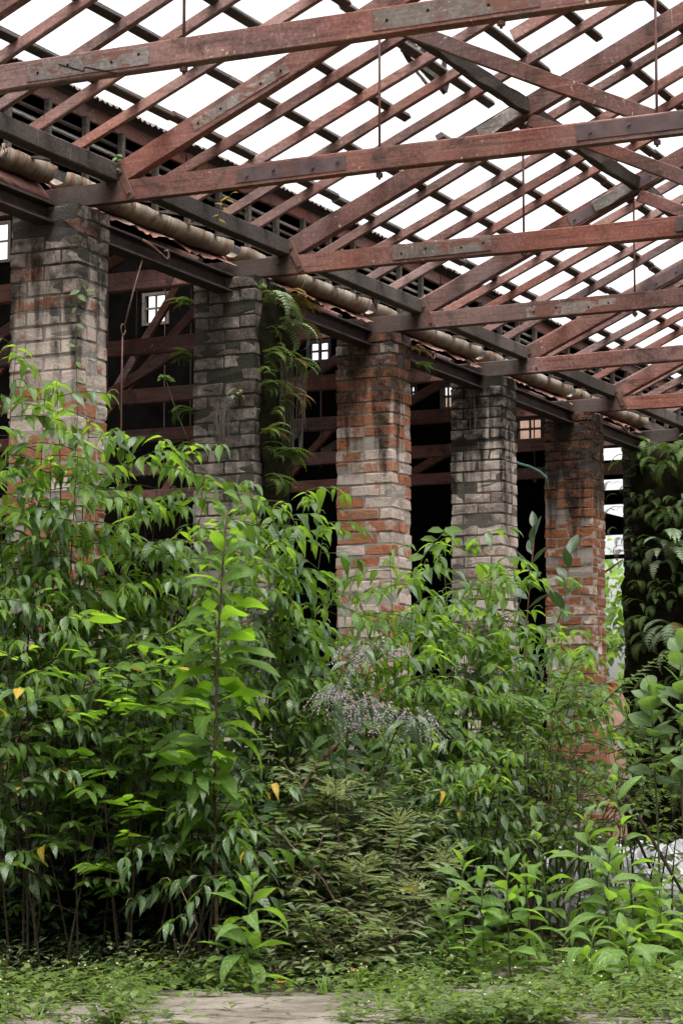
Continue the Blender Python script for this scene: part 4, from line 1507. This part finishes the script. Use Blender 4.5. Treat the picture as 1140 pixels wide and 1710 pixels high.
# trunks in the shade at left
for i, (bx_, tx, ty, d) in enumerate(((40, 60, 1150, 14.7), (115, 85, 1180, 14.9), (60, 140, 1200, 15.0))):
    o = MB().tube([gp(bx_, d), at((bx_ + tx) / 2 + 10, 1430, d), at(tx, ty, d)], [.026, .02, .014], 8).build('shrub_trunk', M['darkbark'], None, True, origin=gp(bx_, d))
    tag(o, ['dark upright trunk in the shade at the far left', 'dark trunk leaning left in the shade under the shrubs', 'dark trunk leaning right in the shade at left'][i], 'trunk', 'trunks under the left shrubs')


# ------------------------------------------------------------------ ferns
def frond_template(npair, length, droop, wid, seed):
    """arching frond along +Y drooping in -Z with narrow pinnae"""
    rng = random.Random(seed)
    vs_, fs = [], []
    pts = []
    p = V((0, 0, 0))
    ang = .55
    st = 1.0 / npair
    for i in range(npair + 1):
        pts.append(p.copy())
        p = p + V((0, math.cos(ang), math.sin(ang))) * st
        ang -= droop * st * (1 + .6 * i / npair)
    for i in range(npair):
        a, b = pts[i], pts[i + 1]
        n = len(vs_)
        w0 = .008
        vs_ += [a + V((-w0, 0, 0)), a + V((w0, 0, 0)), b + V((w0, 0, 0)), b + V((-w0, 0, 0))]
        fs.append((n, n + 1, n + 2, n + 3))
        t = (i + .5) / npair
        L = wid * math.sin(PI * min(1, .12 + t * .92)) ** .7
        d = (b - a).normalized()
        for s_ in (-1, 1):
            n = len(vs_)
            side = V((s_, 0, 0))
            e = side * L * rng.uniform(.85, 1.1) + d * L * .35 + V((0, 0, -L * .25))
            hw = st * .36
            vs_ += [a + d * (st * .5 - hw), a + d * (st * .5 + hw), a + e * .6 + d * hw * 1.1, a + e, a + e * .6 - d * hw * .6]
            fs += [(n, n + 1, n + 2, n + 4), (n + 4, n + 2, n + 3)]
    return vs_, fs


FR = [frond_template(16, 1, d, wd, i) for i, (d, wd) in enumerate(((1.6, .16), (2.2, .14), (2.8, .17), (1.2, .13)))]
_fm = {}


def frond_mesh(v, mat):
    key = (v, mat.name)
    if key not in _fm:
        me = new_mesh('frond', FR[v][0], FR[v][1], mat)
        at_ = me.attributes.new('tone', 'FLOAT', 'POINT')
        at_.data.foreach_set('value', [0.0] * len(FR[v][0]))
        _fm[key] = me
    return _fm[key]


def fern(label, p, out, n, size, mat, seed, group, spread=1.0, droopy=0.0, jit=.03, dry=.15):
    rng = random.Random(seed)
    root = empty('fern', p, label, 'fern', group)
    out = V(out).normalized()
    for i in range(n):
        sd_ = out.cross(V((0, 0, 1))).normalized()
        d = out + sd_ * rng.uniform(-1, 1) * spread + V((0, 0, rng.uniform(-.15, .3) - droopy))
        d.z *= .6
        o = bpy.data.objects.new('frond', frond_mesh(rng.randrange(4), mat if rng.random() > dry else M['ferndry']))
        m = frame(V((0, 0, 0)) + V((rng.uniform(-.03, .03), rng.uniform(-jit, jit), rng.uniform(-jit, jit))), d, V((0, 0, 1)), size * rng.uniform(.65, 1.15))
        o.matrix_basis = m
        link(o, root)
    return root


def root_mat(parent_label, name, x0, x1, y0, y1, z0, z1, amp, seed, mat, cat):
    """uneven mat of moss and roots clinging to a pillar side, a lumpy closed sleeve"""
    nz, nr = 60, 28
    vs_, fs = [], []
    rng = random.Random(seed)
    cx_, cy_ = (x0 + x1) / 2, (y0 + y1) / 2
    hx, hy = (x1 - x0) / 2, (y1 - y0) / 2
    for i in range(nz + 1):
        z = z0 + (z1 - z0) * i / nz
        env = math.sin(PI * min(1, max(0, i / nz))) ** .35
        for j in range(nr):
            a = 2 * PI * j / nr
            ca, sa = math.cos(a), math.sin(a)
            k = 1 / max(abs(ca), abs(sa)) ** .75
            nn = mnoise.fractal(V((ca * 2 + seed, sa * 2, z * 2.4)), 1.0, 2.0, 5)
            r = 1 + amp * nn
            vs_.append(V((cx_ + ca * k * hx * r * (.7 + .3 * env), cy_ + sa * k * hy * r * (.7 + .3 * env), z + rng.uniform(-.01, .01))))
    for i in range(nz):
        for j in range(nr):
            fs.append((i * nr + j, i * nr + (j + 1) % nr, i * nr + nr + (j + 1) % nr, i * nr + nr + j))
    fs.append(tuple(range(nr - 1, -1, -1)))
    fs.append(tuple(nz * nr + j for j in range(nr)))
    o = MB().add(vs_, fs).build(name, mat, None, True, origin=(cx_, cy_, z0))
    tag(o, parent_label, cat)
    return o


# on the mossy pillar: a mat down its right (front) side with ferns in it
PX = S
root_mat('dark mat of moss and roots on the right side of the mossy pillar', 'root_mat', PX - .1, PX + WX + .1, -WY - .1, -WY + .06, 2.9, 4.88, .35, 3, M['moss'], 'moss')
yf_ = -WY - .1
FN = [(440, 500, 'pale fern high on the mossy pillar, just under the truss', 'fernpale', 7, .34), (470, 545, 'pale fern arching right below the topmost fern of the mossy pillar', 'fernpale', 6, .34),
      (478, 500, 'yellowish fern under the gutter beside the mossy pillar', 'ferndry', 6, .3), (445, 590, 'green fern halfway down the right side of the mossy pillar', 'fern', 8, .27),
      (480, 610, 'green fern arching right below the pale ferns of the mossy pillar', 'fern', 7, .27), (440, 640, 'small fern on the right corner of the mossy pillar', 'fern', 7, .24),
      (478, 660, 'brownish fern among the hanging roots of the mossy pillar', 'ferndry', 7, .24), (440, 720, 'fern low on the right side of the mossy pillar', 'fern', 7, .24),
      (462, 755, 'lowest spreading fern on the right side of the mossy pillar', 'fern', 8, .26), (450, 800, 'small green fern just above the teal hose', 'fern', 7, .2)]
for i, (px, py, lab, mt, n, sz) in enumerate(FN):
    fern(lab, onY(px, py, yf_ - .06), (.35, -1, .1), n, sz * 1.2, M[mt], 600 + i, 'ferns on the mossy pillar', 1.1, .25)
ORD = ['topmost', 'second', 'third', 'fourth', 'fifth', 'sixth', 'seventh', 'eighth', 'ninth', 'tenth', 'eleventh', 'twelfth', 'thirteenth', 'fourteenth', 'fifteenth', 'sixteenth']
rg = random.Random(55)
for i in range(16):
    fern('small fern on the root mat right of the mossy pillar, ' + (ORD[i] + ' from the top' if i else 'topmost one'), onY(rg.uniform(436, 480), 480 + 24 * i + rg.uniform(-8, 8), yf_ - .05), (rg.uniform(-.3, .6), -1, .1), 4, rg.uniform(.14, .24), M['fern'], 670 + i, 'small ferns on the mossy pillar', 1.2, .4)
# left side tufts of that pillar and a tuft on its face
for i, (px, py) in enumerate(((322, 510), (320, 600), (321, 690), (322, 745))):
    p = onX(px, py, PX - WX - .01)
    fern(['fern tuft high on the left edge of the mossy pillar', 'fern tuft on the left edge of the mossy pillar, second down', 'fern tuft on the left edge of the mossy pillar, third down', 'lowest fern tuft on the left edge of the mossy pillar'][i],
         V((p.x, WY + .0, p.z)), (-.5, .8, .1), 8, .24, M['fern'], 640 + i, 'ferns on the mossy pillar', .8)
pf = onX(398, 660, PX - WX - .02)
fern('small pale fern on the face of the mossy pillar with dry roots under it', pf, (-1, 0, .1), 9, .16, M['fernpale'], 650, 'ferns on the mossy pillar', 1.2)


def roots(label, p, n, ln, wd, seed):
    rng = random.Random(seed)
    mb = MB()
    for i in range(n):
        a = p + V((rng.uniform(-.015, .01), rng.uniform(-wd, wd), rng.uniform(-.02, .02)))
        L = ln * rng.uniform(.4, 1)
        pts = [a]
        for k in range(5):
            a = a + V((rng.uniform(-.008, .006), rng.uniform(-.012, .012), -L / 5))
            pts.append(a)
        mb.tube(pts, .0025, 3)
    o = mb.build('hanging_roots', M['roots'], None, False, origin=p)
    tag(o, label, 'roots', 'dry roots on the pillars', 'stuff')


roots('dry grey roots hanging on the face of the mossy pillar', onX(372, 672, PX - WX - .02), 34, .36, .06, 1)
roots('dry grey roots hanging from the ferns right of the mossy pillar', onY(480, 600, -WY - .14), 70, .75, .16, 2)
roots('dry twigs hanging on the pale grey pillar near its top', onX(785, 660, 3 * S - WX - .02), 10, .45, .05, 3)
# small growth at the middle pillar's right shoulder
fern('yellowish fern on the right shoulder of the middle pillar', onY(690, 582, -WY - .03), (.4, -1, .2), 7, .2, M['ferndry'], 660, 'ferns on the middle pillar', 1.0)
fern('small green fern at the right shoulder of the middle pillar', onY(698, 610, -WY - .03), (.6, -1, -.1), 6, .2, M['fern'], 661, 'ferns on the middle pillar', .8)

# the buried pillar
PX = 5 * S
root_mat('thick dark mat of roots and moss wrapped round the pillar at right', 'root_mat', PX - WX - .1, PX + WX + .25, -WY - .45, WY + .0, 0, 4.86, .22, 8, M['moss'], 'moss')
rng = random.Random(21)
HB = ['right under the truss', 'near the top', 'in the upper third', 'just above the middle', 'at mid height', 'just below the middle', 'in the lower third', 'low down among the bushes']
PB = ['at the left edge of', 'left of centre on', 'at the centre of', 'right of centre on', 'at the right edge of']
for h in range(8):
    for q in range(5):
        z = 4.72 - h * .5 + rng.uniform(-.16, .1)
        if q < 4:
            p = V((PX - WX - (.02 if q == 0 else .17), (.24, -.04, -.34, -.62)[q] + rng.uniform(-.06, .06), z))
            out = (-1, (1.2, .2, -.2, -.7)[q] + rng.uniform(-.3, .3), .1)
        else:
            p = V((PX + rng.uniform(-.1, .3), -.75, z))
            out = (-.3, -1, .1)
        big = rng.random() < .35 and q > 0
        fern('fern %s the buried pillar, %s' % (PB[q], HB[h]), p, out, (7 if q == 0 else 17), (rng.uniform(.45, .65) if big else rng.uniform(.24, .4)) * (.7 if q == 0 else 1),
             M['fern'] if rng.random() < .9 else M['fernpale'], 700 + h * 5 + q, 'ferns on the buried pillar', 1.0, .3, .16, .03)


# vines and seedlings
def vine(name, label, pts, rad, leaves, size, mat, seed, cat='vine', kind='small'):
    rng = random.Random(seed)
    root = empty(name, pts[0], label, cat)
    MB().tube(pts, rad, 5).build('stem', M['roots'] if rad > .004 else M['stem'], root, True)
    for (t, s_) in leaves:
        f = min(t, .999) * (len(pts) - 1)
        i = int(f)
        p = pts[i].lerp(pts[i + 1], f - i)
        d = -FW * .5 + RT * s_ + V((0, 0, rng.uniform(-.6, .3)))
        o = bpy.data.objects.new('leaf', leaf_mesh(kind, rng.randrange(2), mat))
        m = frame(p, d, -FW + V((0, 0, .8)), size * rng.uniform(.7, 1.2))
        m.translation -= pts[0]
        o.matrix_basis = m
        link(o, root)


fx = -WX - .02
vine('climbing_vine', 'thin vine with pale heart-shaped leaves on the leftmost pillar', [onX(x_, y_, fx) for x_, y_ in ((126, 760), (130, 690), (128, 620), (127, 560), (128, 495), (140, 475), (148, 500))], .003,
     [(.1, .6), (.2, -.5), (.3, .8), (.38, .5), (.45, -.6), (.55, .8), (.62, -.4), (.7, .7), (.75, -.6), (.9, .6), (.99, .5)], .075, M['leafR'], 1)
vine('wiry_seedling', 'bare wiry seedling with a tuft of leaves left of the mossy pillar', [onX(x_, y_, 2.2) for x_, y_ in ((318, 745), (300, 700), (285, 660), (275, 625))], .004, [(.93, -.8), (.95, .8), (.97, .3), (.99, -.5), (.99, .6), (.96, -.2)], .09, M['leafH'], 2, 'seedling')
vine('small_seedling', 'tiny bright seedling on the leftmost truss heel', [onX(x_, y_, -.06) for x_, y_ in ((190, 288), (194, 275), (197, 258))], .002, [(.3, .8), (.5, -.7), (.7, .7), (.85, -.6), (.99, .4)], .05, M['leafH'], 3, 'seedling')
vine('yellow_seedling', 'yellow withered seedling hanging under the steel-plated truss', [onX(x_, y_, .25) for x_, y_ in ((362, 372), (368, 350), (378, 332), (388, 322))], .002, [(.1, .8), (.2, -.7), (.4, .7), (.5, -.8), (.65, .7), (.8, -.6), (.99, .4)], .07, M['yellow'], 4, 'seedling', 'narrow')
vine('bright_seedling', 'lobed bright shoot above the shrub left of the pale grey pillar', [at(x_, y_, 16.6) for x_, y_ in ((690, 960), (710, 925), (735, 895), (745, 880))], .004, [(.3, -.8), (.4, .8), (.6, -.9), (.7, .8), (.85, -.8), (.95, .8), (.99, .2)], .13, M['leafB'], 5, 'shoot')
vine('hanging_tendril', 'pale tendril hanging from the gutter right of the mossy pillar', [onY(x_, y_, -.28) for x_, y_ in ((515, 460), (505, 478), (495, 498), (488, 515))], .0025, [], .05, M['leafH'], 6, 'tendril')

# ------------------------------------------------------------------ white sacks of rubbish
def sack(label, p, sx, sy, sz, seed):
    bm = bmesh.new()
    bmesh.ops.create_icosphere(bm, subdivisions=4, radius=1)
    for v in bm.verts:
        n1 = mnoise.fractal(v.co * 1.3 + V((seed, 0, 0)), 1, 2, 3)
        cr = 1.6 * abs(mnoise.noise(v.co * 3.2 + V((0, seed, 0)))) + .8 * abs(mnoise.noise(v.co * 7 + V((0, 0, seed))))
        r = 1 + .22 * n1 - .2 * cr - .07 * abs(mnoise.noise(v.co * 13 + V((seed, 0, 0))))
        v.co = v.co * r
        v.co.z = max(v.co.z, -.72)
        v.co = V((v.co.x * sx, v.co.y * sy, v.co.z * sz))
    me = bpy.data.meshes.new('rubbish_sack')
    bm.to_mesh(me)
    bm.free()
    me.materials.append(M['sack'])
    o = bpy.data.objects.new('rubbish_sack', me)
    o.location = p + V((0, 0, .72 * sz))
    o.rotation_euler.z = seed * 1.7
    link(o)
    tag(o, label, 'sack', 'white sacks under the shrubs')


SK = [(738, 20.5, .3), (772, 21.0, .33), (815, 20.6, .28), (865, 19.6, .38), (890, 20.2, .42), (905, 19.2, .3), (940, 19.4, .36), (985, 19.2, .42), (1005, 19.8, .4), (1040, 19.0, .4), (1075, 19.3, .42), (1115, 18.9, .42), (1145, 19.2, .4)]
SKL = ['leftmost white sack under the shrubs, mostly hidden', 'second white sack from the left under the shrubs', 'third white sack from the left, beside the pale grey pillar base', 'crumpled white sack just right of the pale grey pillar base',
       'big white sack fourth in the heap right of the pale grey pillar', 'low white sack in front of the left end of the heap', 'white sack left of the middle of the heap', 'white sack at the middle of the heap',
       'white sack behind the middle of the heap', 'white sack right of the middle of the heap', 'white sack near the leaning dark trunk', 'white sack close to the right edge', 'white sack cut by the right edge']
for i, (px, d, sz) in enumerate(SK):
    sack(SKL[i], gp(px, d - (1.7 if i > 2 else 2.4)), .3 + .05 * (i % 3), .27 + .04 * (i % 2), sz * 1.05, i + 1)
    if sz > .37:
        pass
# red bucket on the low wall outside
p = V((23.1, onX(1022, 1170, 23.1).y, 2.5))
bk = empty('plastic_bucket', p, 'red plastic bucket on the low wall right of the orange pillar', 'bucket')
prof = [(.06, 0), (.075, .07), (.084, .15), (.09, .155), (.09, .165), (.08, .165), (.06, .02)]
vs_, fs = [], []
for (r, z) in prof:
    for j in range(16):
        vs_.append(p + V((r * math.cos(PI * j / 8), r * math.sin(PI * j / 8), z)))
for i in range(len(prof) - 1):
    for j in range(16):
        fs.append((i * 16 + j, i * 16 + (j + 1) % 16, i * 16 + 16 + (j + 1) % 16, i * 16 + 16 + j))
MB().add(vs_, fs).build('bucket_body', M['redplastic'], bk, True)
MB().tube([p + V((0, .088 * math.cos(a), .16 + .08 * math.sin(a))) for a in [PI * i / 8 for i in range(9)]], .006, 5).build('bail_handle', M['rod'], bk, True)


# ------------------------------------------------------------------ ground cover and undergrowth
def sprig(n, kind, seed, h=1.0):
    rng = random.Random(seed)
    vs_, fs = [], []
    az = rng.uniform(0, 6)
    lean = V((rng.uniform(-.3, .3), rng.uniform(-.3, .3), 0))
    for i in range(n):
        t = (i + 1) / n
        p = V((lean.x * t, lean.y * t, h * t * .8))
        az += 2.4
        e = rng.uniform(-.1, .6)
        d = V((math.cos(az) * math.cos(e), math.sin(az) * math.cos(e), math.sin(e)))
        m = frame(p, d, V((0, 0, 1)), .5 * rng.uniform(.6, 1.1) * (1.1 - .4 * t))
        tv, tf = LT[kind][rng.randrange(len(LT[kind]))]
        b = len(vs_)
        vs_ += [tuple(m @ V(q)) for q in tv]
        fs += [tuple(k + b for k in f) for f in tf]
    return vs_, fs


SP = [sprig(6, 'small', i, .9) for i in range(6)]
SPT = [sprig(11, 'narrow', 20 + i, 1.6) for i in range(4)] + [sprig(10, 'small', 30 + i, 1.7) for i in range(4)]
GRASS = []
for i in range(4):
    rg = random.Random(60 + i)
    vs_, fs = [], []
    for q in range(7):
        a = rg.uniform(0, 6.28)
        o_ = V((math.cos(a), math.sin(a), 0))
        sd_ = V((-math.sin(a), math.cos(a), 0)) * .03
        b = len(vs_)
        r = rg.uniform(.3, .8)
        vs_ += [o_ * .05 - sd_, o_ * .05 + sd_, o_ * r * .5 + sd_ * .8 + V((0, 0, .6)), o_ * r * .5 - sd_ * .8 + V((0, 0, .6)), o_ * r + V((0, 0, .85 - r * .4))]
        fs += [(b, b + 1, b + 2, b + 3), (b + 3, b + 2, b + 4)]
    GRASS.append(([tuple(v) for v in vs_], fs))


def scatter(name, label, tmpl, count, d0, d1, px0, px1, s0, s1, mat, seed, keep=None, pw=1.0):
    rng = random.Random(seed)
    items = []
    for _ in range(count):
        d = d0 + (d1 - d0) * rng.random() ** pw
        px = rng.uniform(px0, px1)
        p = gp(px, d)
        if keep is not None and not keep(px, d, p, rng):
            continue
        s_ = rng.uniform(s0, s1)
        a = rng.uniform(0, 6.28)
        tv, tf = rng.choice(tmpl)
        m = Matrix.Translation(p) @ Matrix.Rotation(a, 4, 'Z') @ Matrix.Rotation(rng.uniform(-.25, .25), 4, 'X') @ Matrix.Scale(s_, 4)
        items.append((tv, tf, m))
    o = merged(name, items, mat, None, rng, (0, 0, 0))
    tag(o, label, 'leaf litter' if 'dead' in name else 'ground cover', None, 'stuff')


def keep_cover(px, d, p, rng):
    n = mnoise.noise(V((p.x * 1.6, p.y * 1.6, 0))) * .5 + .5
    # bare concrete patch at the bottom
    if d < 13.1 and 225 < px < 660:
        e = min((13.1 - d) / .35, (px - 225) / 60, (660 - px) / 110)
        if rng.random() < min(1, e) * (.985 if px < 560 else .8):
            return False
    if 15.0 < d < 16.6 and 800 < px < 1010:
        return rng.random() < .35
    return rng.random() < (n - .3) * 2.4


scatter('ground_cover', 'carpet of small-leaved weeds over the ground', SP, 7000, 11.2, 17.5, -60, 1200, .09, .24, M['cover'], 1, keep_cover, 1.2)
scatter('grass', 'tufts of thin grass among the weeds', GRASS, 350, 11.2, 16.0, -60, 1200, .08, .18, M['leafH'], 2, keep_cover)
scatter('undergrowth', 'knee-high weeds in front of the bushes', SPT, 1500, 13.3, 15.2, -80, 760, .09, .2, M['leafG'], 5, lambda px, d, p, r: r.random() < .8 and d > 13.3 + .6 * r.random())
scatter('undergrowth', 'waist-high tangle of weeds under the shrubs', SPT, 3600, 14.6, 21.0, -80, 1220, .2, .45, M['leafS'], 3, lambda px, d, p, r: not (px < 740 and d < 15.4) and not (d < 16.2 and 760 < px < 1010) and not (d > 15.5 and px > 690 and (d > 17.0 or r.random() < .7)) and r.random() < .8)
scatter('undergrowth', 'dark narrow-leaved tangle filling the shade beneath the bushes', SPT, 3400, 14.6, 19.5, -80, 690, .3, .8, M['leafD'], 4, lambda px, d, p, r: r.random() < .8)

scatter('dead_leaves', 'fallen brown leaves and litter on path and ground', [LT['small'][0], LT['narrow'][1], LT['pepper'][3]], 700, 11.2, 16.5, -20, 1160, .03, .1, M['deadleaf'], 6, lambda px, d, p, r: True)
fk = MB()
rng = random.Random(8)
for _ in range(600):
    d = 11.3 + 3.6 * rng.random()
    px = rng.uniform(-20, 1180)
    c = gp(px, d)
    if not keep_cover(px, d, c, rng):
        continue
    c.z = rng.uniform(.06, .22)
    r = rng.uniform(.004, .008)
    fk.add([c + V((r, 0, 0)), c + V((-r, 0, 0)), c + V((0, r, 0)), c + V((0, -r, 0)), c + V((0, 0, r)), c + V((0, 0, -r))],
           [(0, 2, 4), (2, 1, 4), (1, 3, 4), (3, 0, 4), (2, 0, 5), (1, 2, 5), (3, 1, 5), (0, 3, 5)])
tag(fk.build('weed_flowers', M['cream']), 'tiny cream flower heads sprinkled over the weeds', 'flowers', None, 'stuff')

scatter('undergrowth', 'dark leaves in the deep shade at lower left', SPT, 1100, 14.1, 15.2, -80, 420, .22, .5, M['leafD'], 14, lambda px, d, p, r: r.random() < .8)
# small orange and red flowers
rng = random.Random(31)
OF = [(470, 1642, 12.9), (975, 1487, 14.2), (972, 1518, 14.1), (925, 1565, 13.8), (400, 1625, 13.4), (350, 1640, 13.3), (160, 1625, 13.4), (10, 1612, 13.6), (590, 1620, 13.3)]
OL = ['orange flower beside the concrete patch below the lone herb', 'upper orange flower in the right-hand herb clump', 'orange flower just below the upper one in the right-hand clump', 'lowest orange flower in the right-hand clump', 'orange flower at the foot of the lone herb',
      'small orange flower left of the lone herb foot', 'small orange flower in the shade at lower left', 'orange flower at the left edge', 'orange flower below the grey bush']
for i, (px, py, d) in enumerate(OF):
    p = at(px, py, d)
    g = V((p.x, p.y, 0))
    fo = empty('orange_flower', g, OL[i], 'flower', 'orange flowers')
    MB().tube([g, g.lerp(p, .5) + V((.01, 0, 0)), p], .0025, 4).build('stem', M['stem'], fo)
    r = .028 if i in (0, 1) else .02
    hd = MB()
    for k in range(6):
        a = 2 * PI * k / 6
        o_ = V((math.cos(a), math.sin(a), .35))
        sd_ = V((-math.sin(a), math.cos(a), 0)) * .45
        hd.add([p, p + o_ * r * .6 + sd_ * r, p + o_ * r * 1.1, p + o_ * r * .6 - sd_ * r], [(0, 1, 2, 3)])
    hd.build('petals', M['orangeflower'], fo)['kind'] = 'stuff'
rf_ = empty('red_flowering_plant', gp(565, 17.5), 'red flowers glimpsed before the middle pillar foot', 'plant')
hd = MB()
for k in range(26):
    p = at(565 + rng.uniform(-35, 35), 1272 + rng.uniform(-9, 9), 17.3 + rng.uniform(-.15, .15))
    for q in range(4):
        a = V((rng.uniform(-1, 1), rng.uniform(-1, 1), rng.uniform(0, 1))).normalized() * .03
        b = a.cross(V((0, 0, 1))) * .5
        hd.add([p, p + a * .6 + b, p + a * 1.1, p + a * .6 - b], [(0, 1, 2, 3)])
hd.build('blossoms', M['redflower'], rf_)['kind'] = 'stuff'
MB().tube([gp(565, 17.5), at(565, 1280, 17.4)], [.012, .006], 5).build('stem', M['stem'], rf_)


# ------------------------------------------------------------------ trees outside, beyond the dark bay
def far_tree(label, base, h, r, seed, n=1500):
    rng = random.Random(seed)
    root = empty('tree', base, label, 'tree', 'trees outside beyond the dark bay')
    mb = MB().tube([base, base + V((.1, .1, h * .4)), base + V((0, -.1, h * .85))], [.16, .12, .04], 8)
    for q in range(6):
        a = rng.uniform(0, 6.28)
        s0 = base + V((0, 0, h * rng.uniform(.35, .7)))
        mb.tube([s0, s0 + V((math.cos(a) * r * .4, math.sin(a) * r * .4, h * .12)), s0 + V((math.cos(a) * r * .8, math.sin(a) * r * .8, h * .2))], [.06, .04, .015], 5)
    mb.build('trunk', M['darkbark'], root, True)
    items = []
    cl = [(V((rng.gauss(0, .5) * r, rng.gauss(0, .5) * r, h * rng.uniform(.25, 1.0))), rng.uniform(.3, .6) * r) for _ in range(16)]
    for _ in range(n):
        c, cr = rng.choice(cl)
        v = V((rng.gauss(0, 1), rng.gauss(0, 1), rng.gauss(0, .8)))
        p = base + c + v.normalized() * cr * rng.random() ** .4
        d = V((rng.uniform(-1, 1), rng.uniform(-1, 1), rng.uniform(-1, .2)))
        items.append((*LT['small'][0], frame(p, d, V((0, 0, 1)) + v * .3, rng.uniform(.16, .3))))
    merged('crown', items, M['farleaf'], root, rng, base)


for i, (lab, x, y, h, r) in enumerate((('bright tree outside in the gap beside the fern-covered pillar', 26.5, 4.6, 5.2, 2.0), ('tree outside behind the bright gap tree, a little left', 29.0, 7.5, 5.8, 2.2),
                                      ('tree outside right of the bright gap tree', 27.5, 2.0, 5.4, 2.0))):
    far_tree(lab, V((x, y, 0)), h, r, 900 + i)
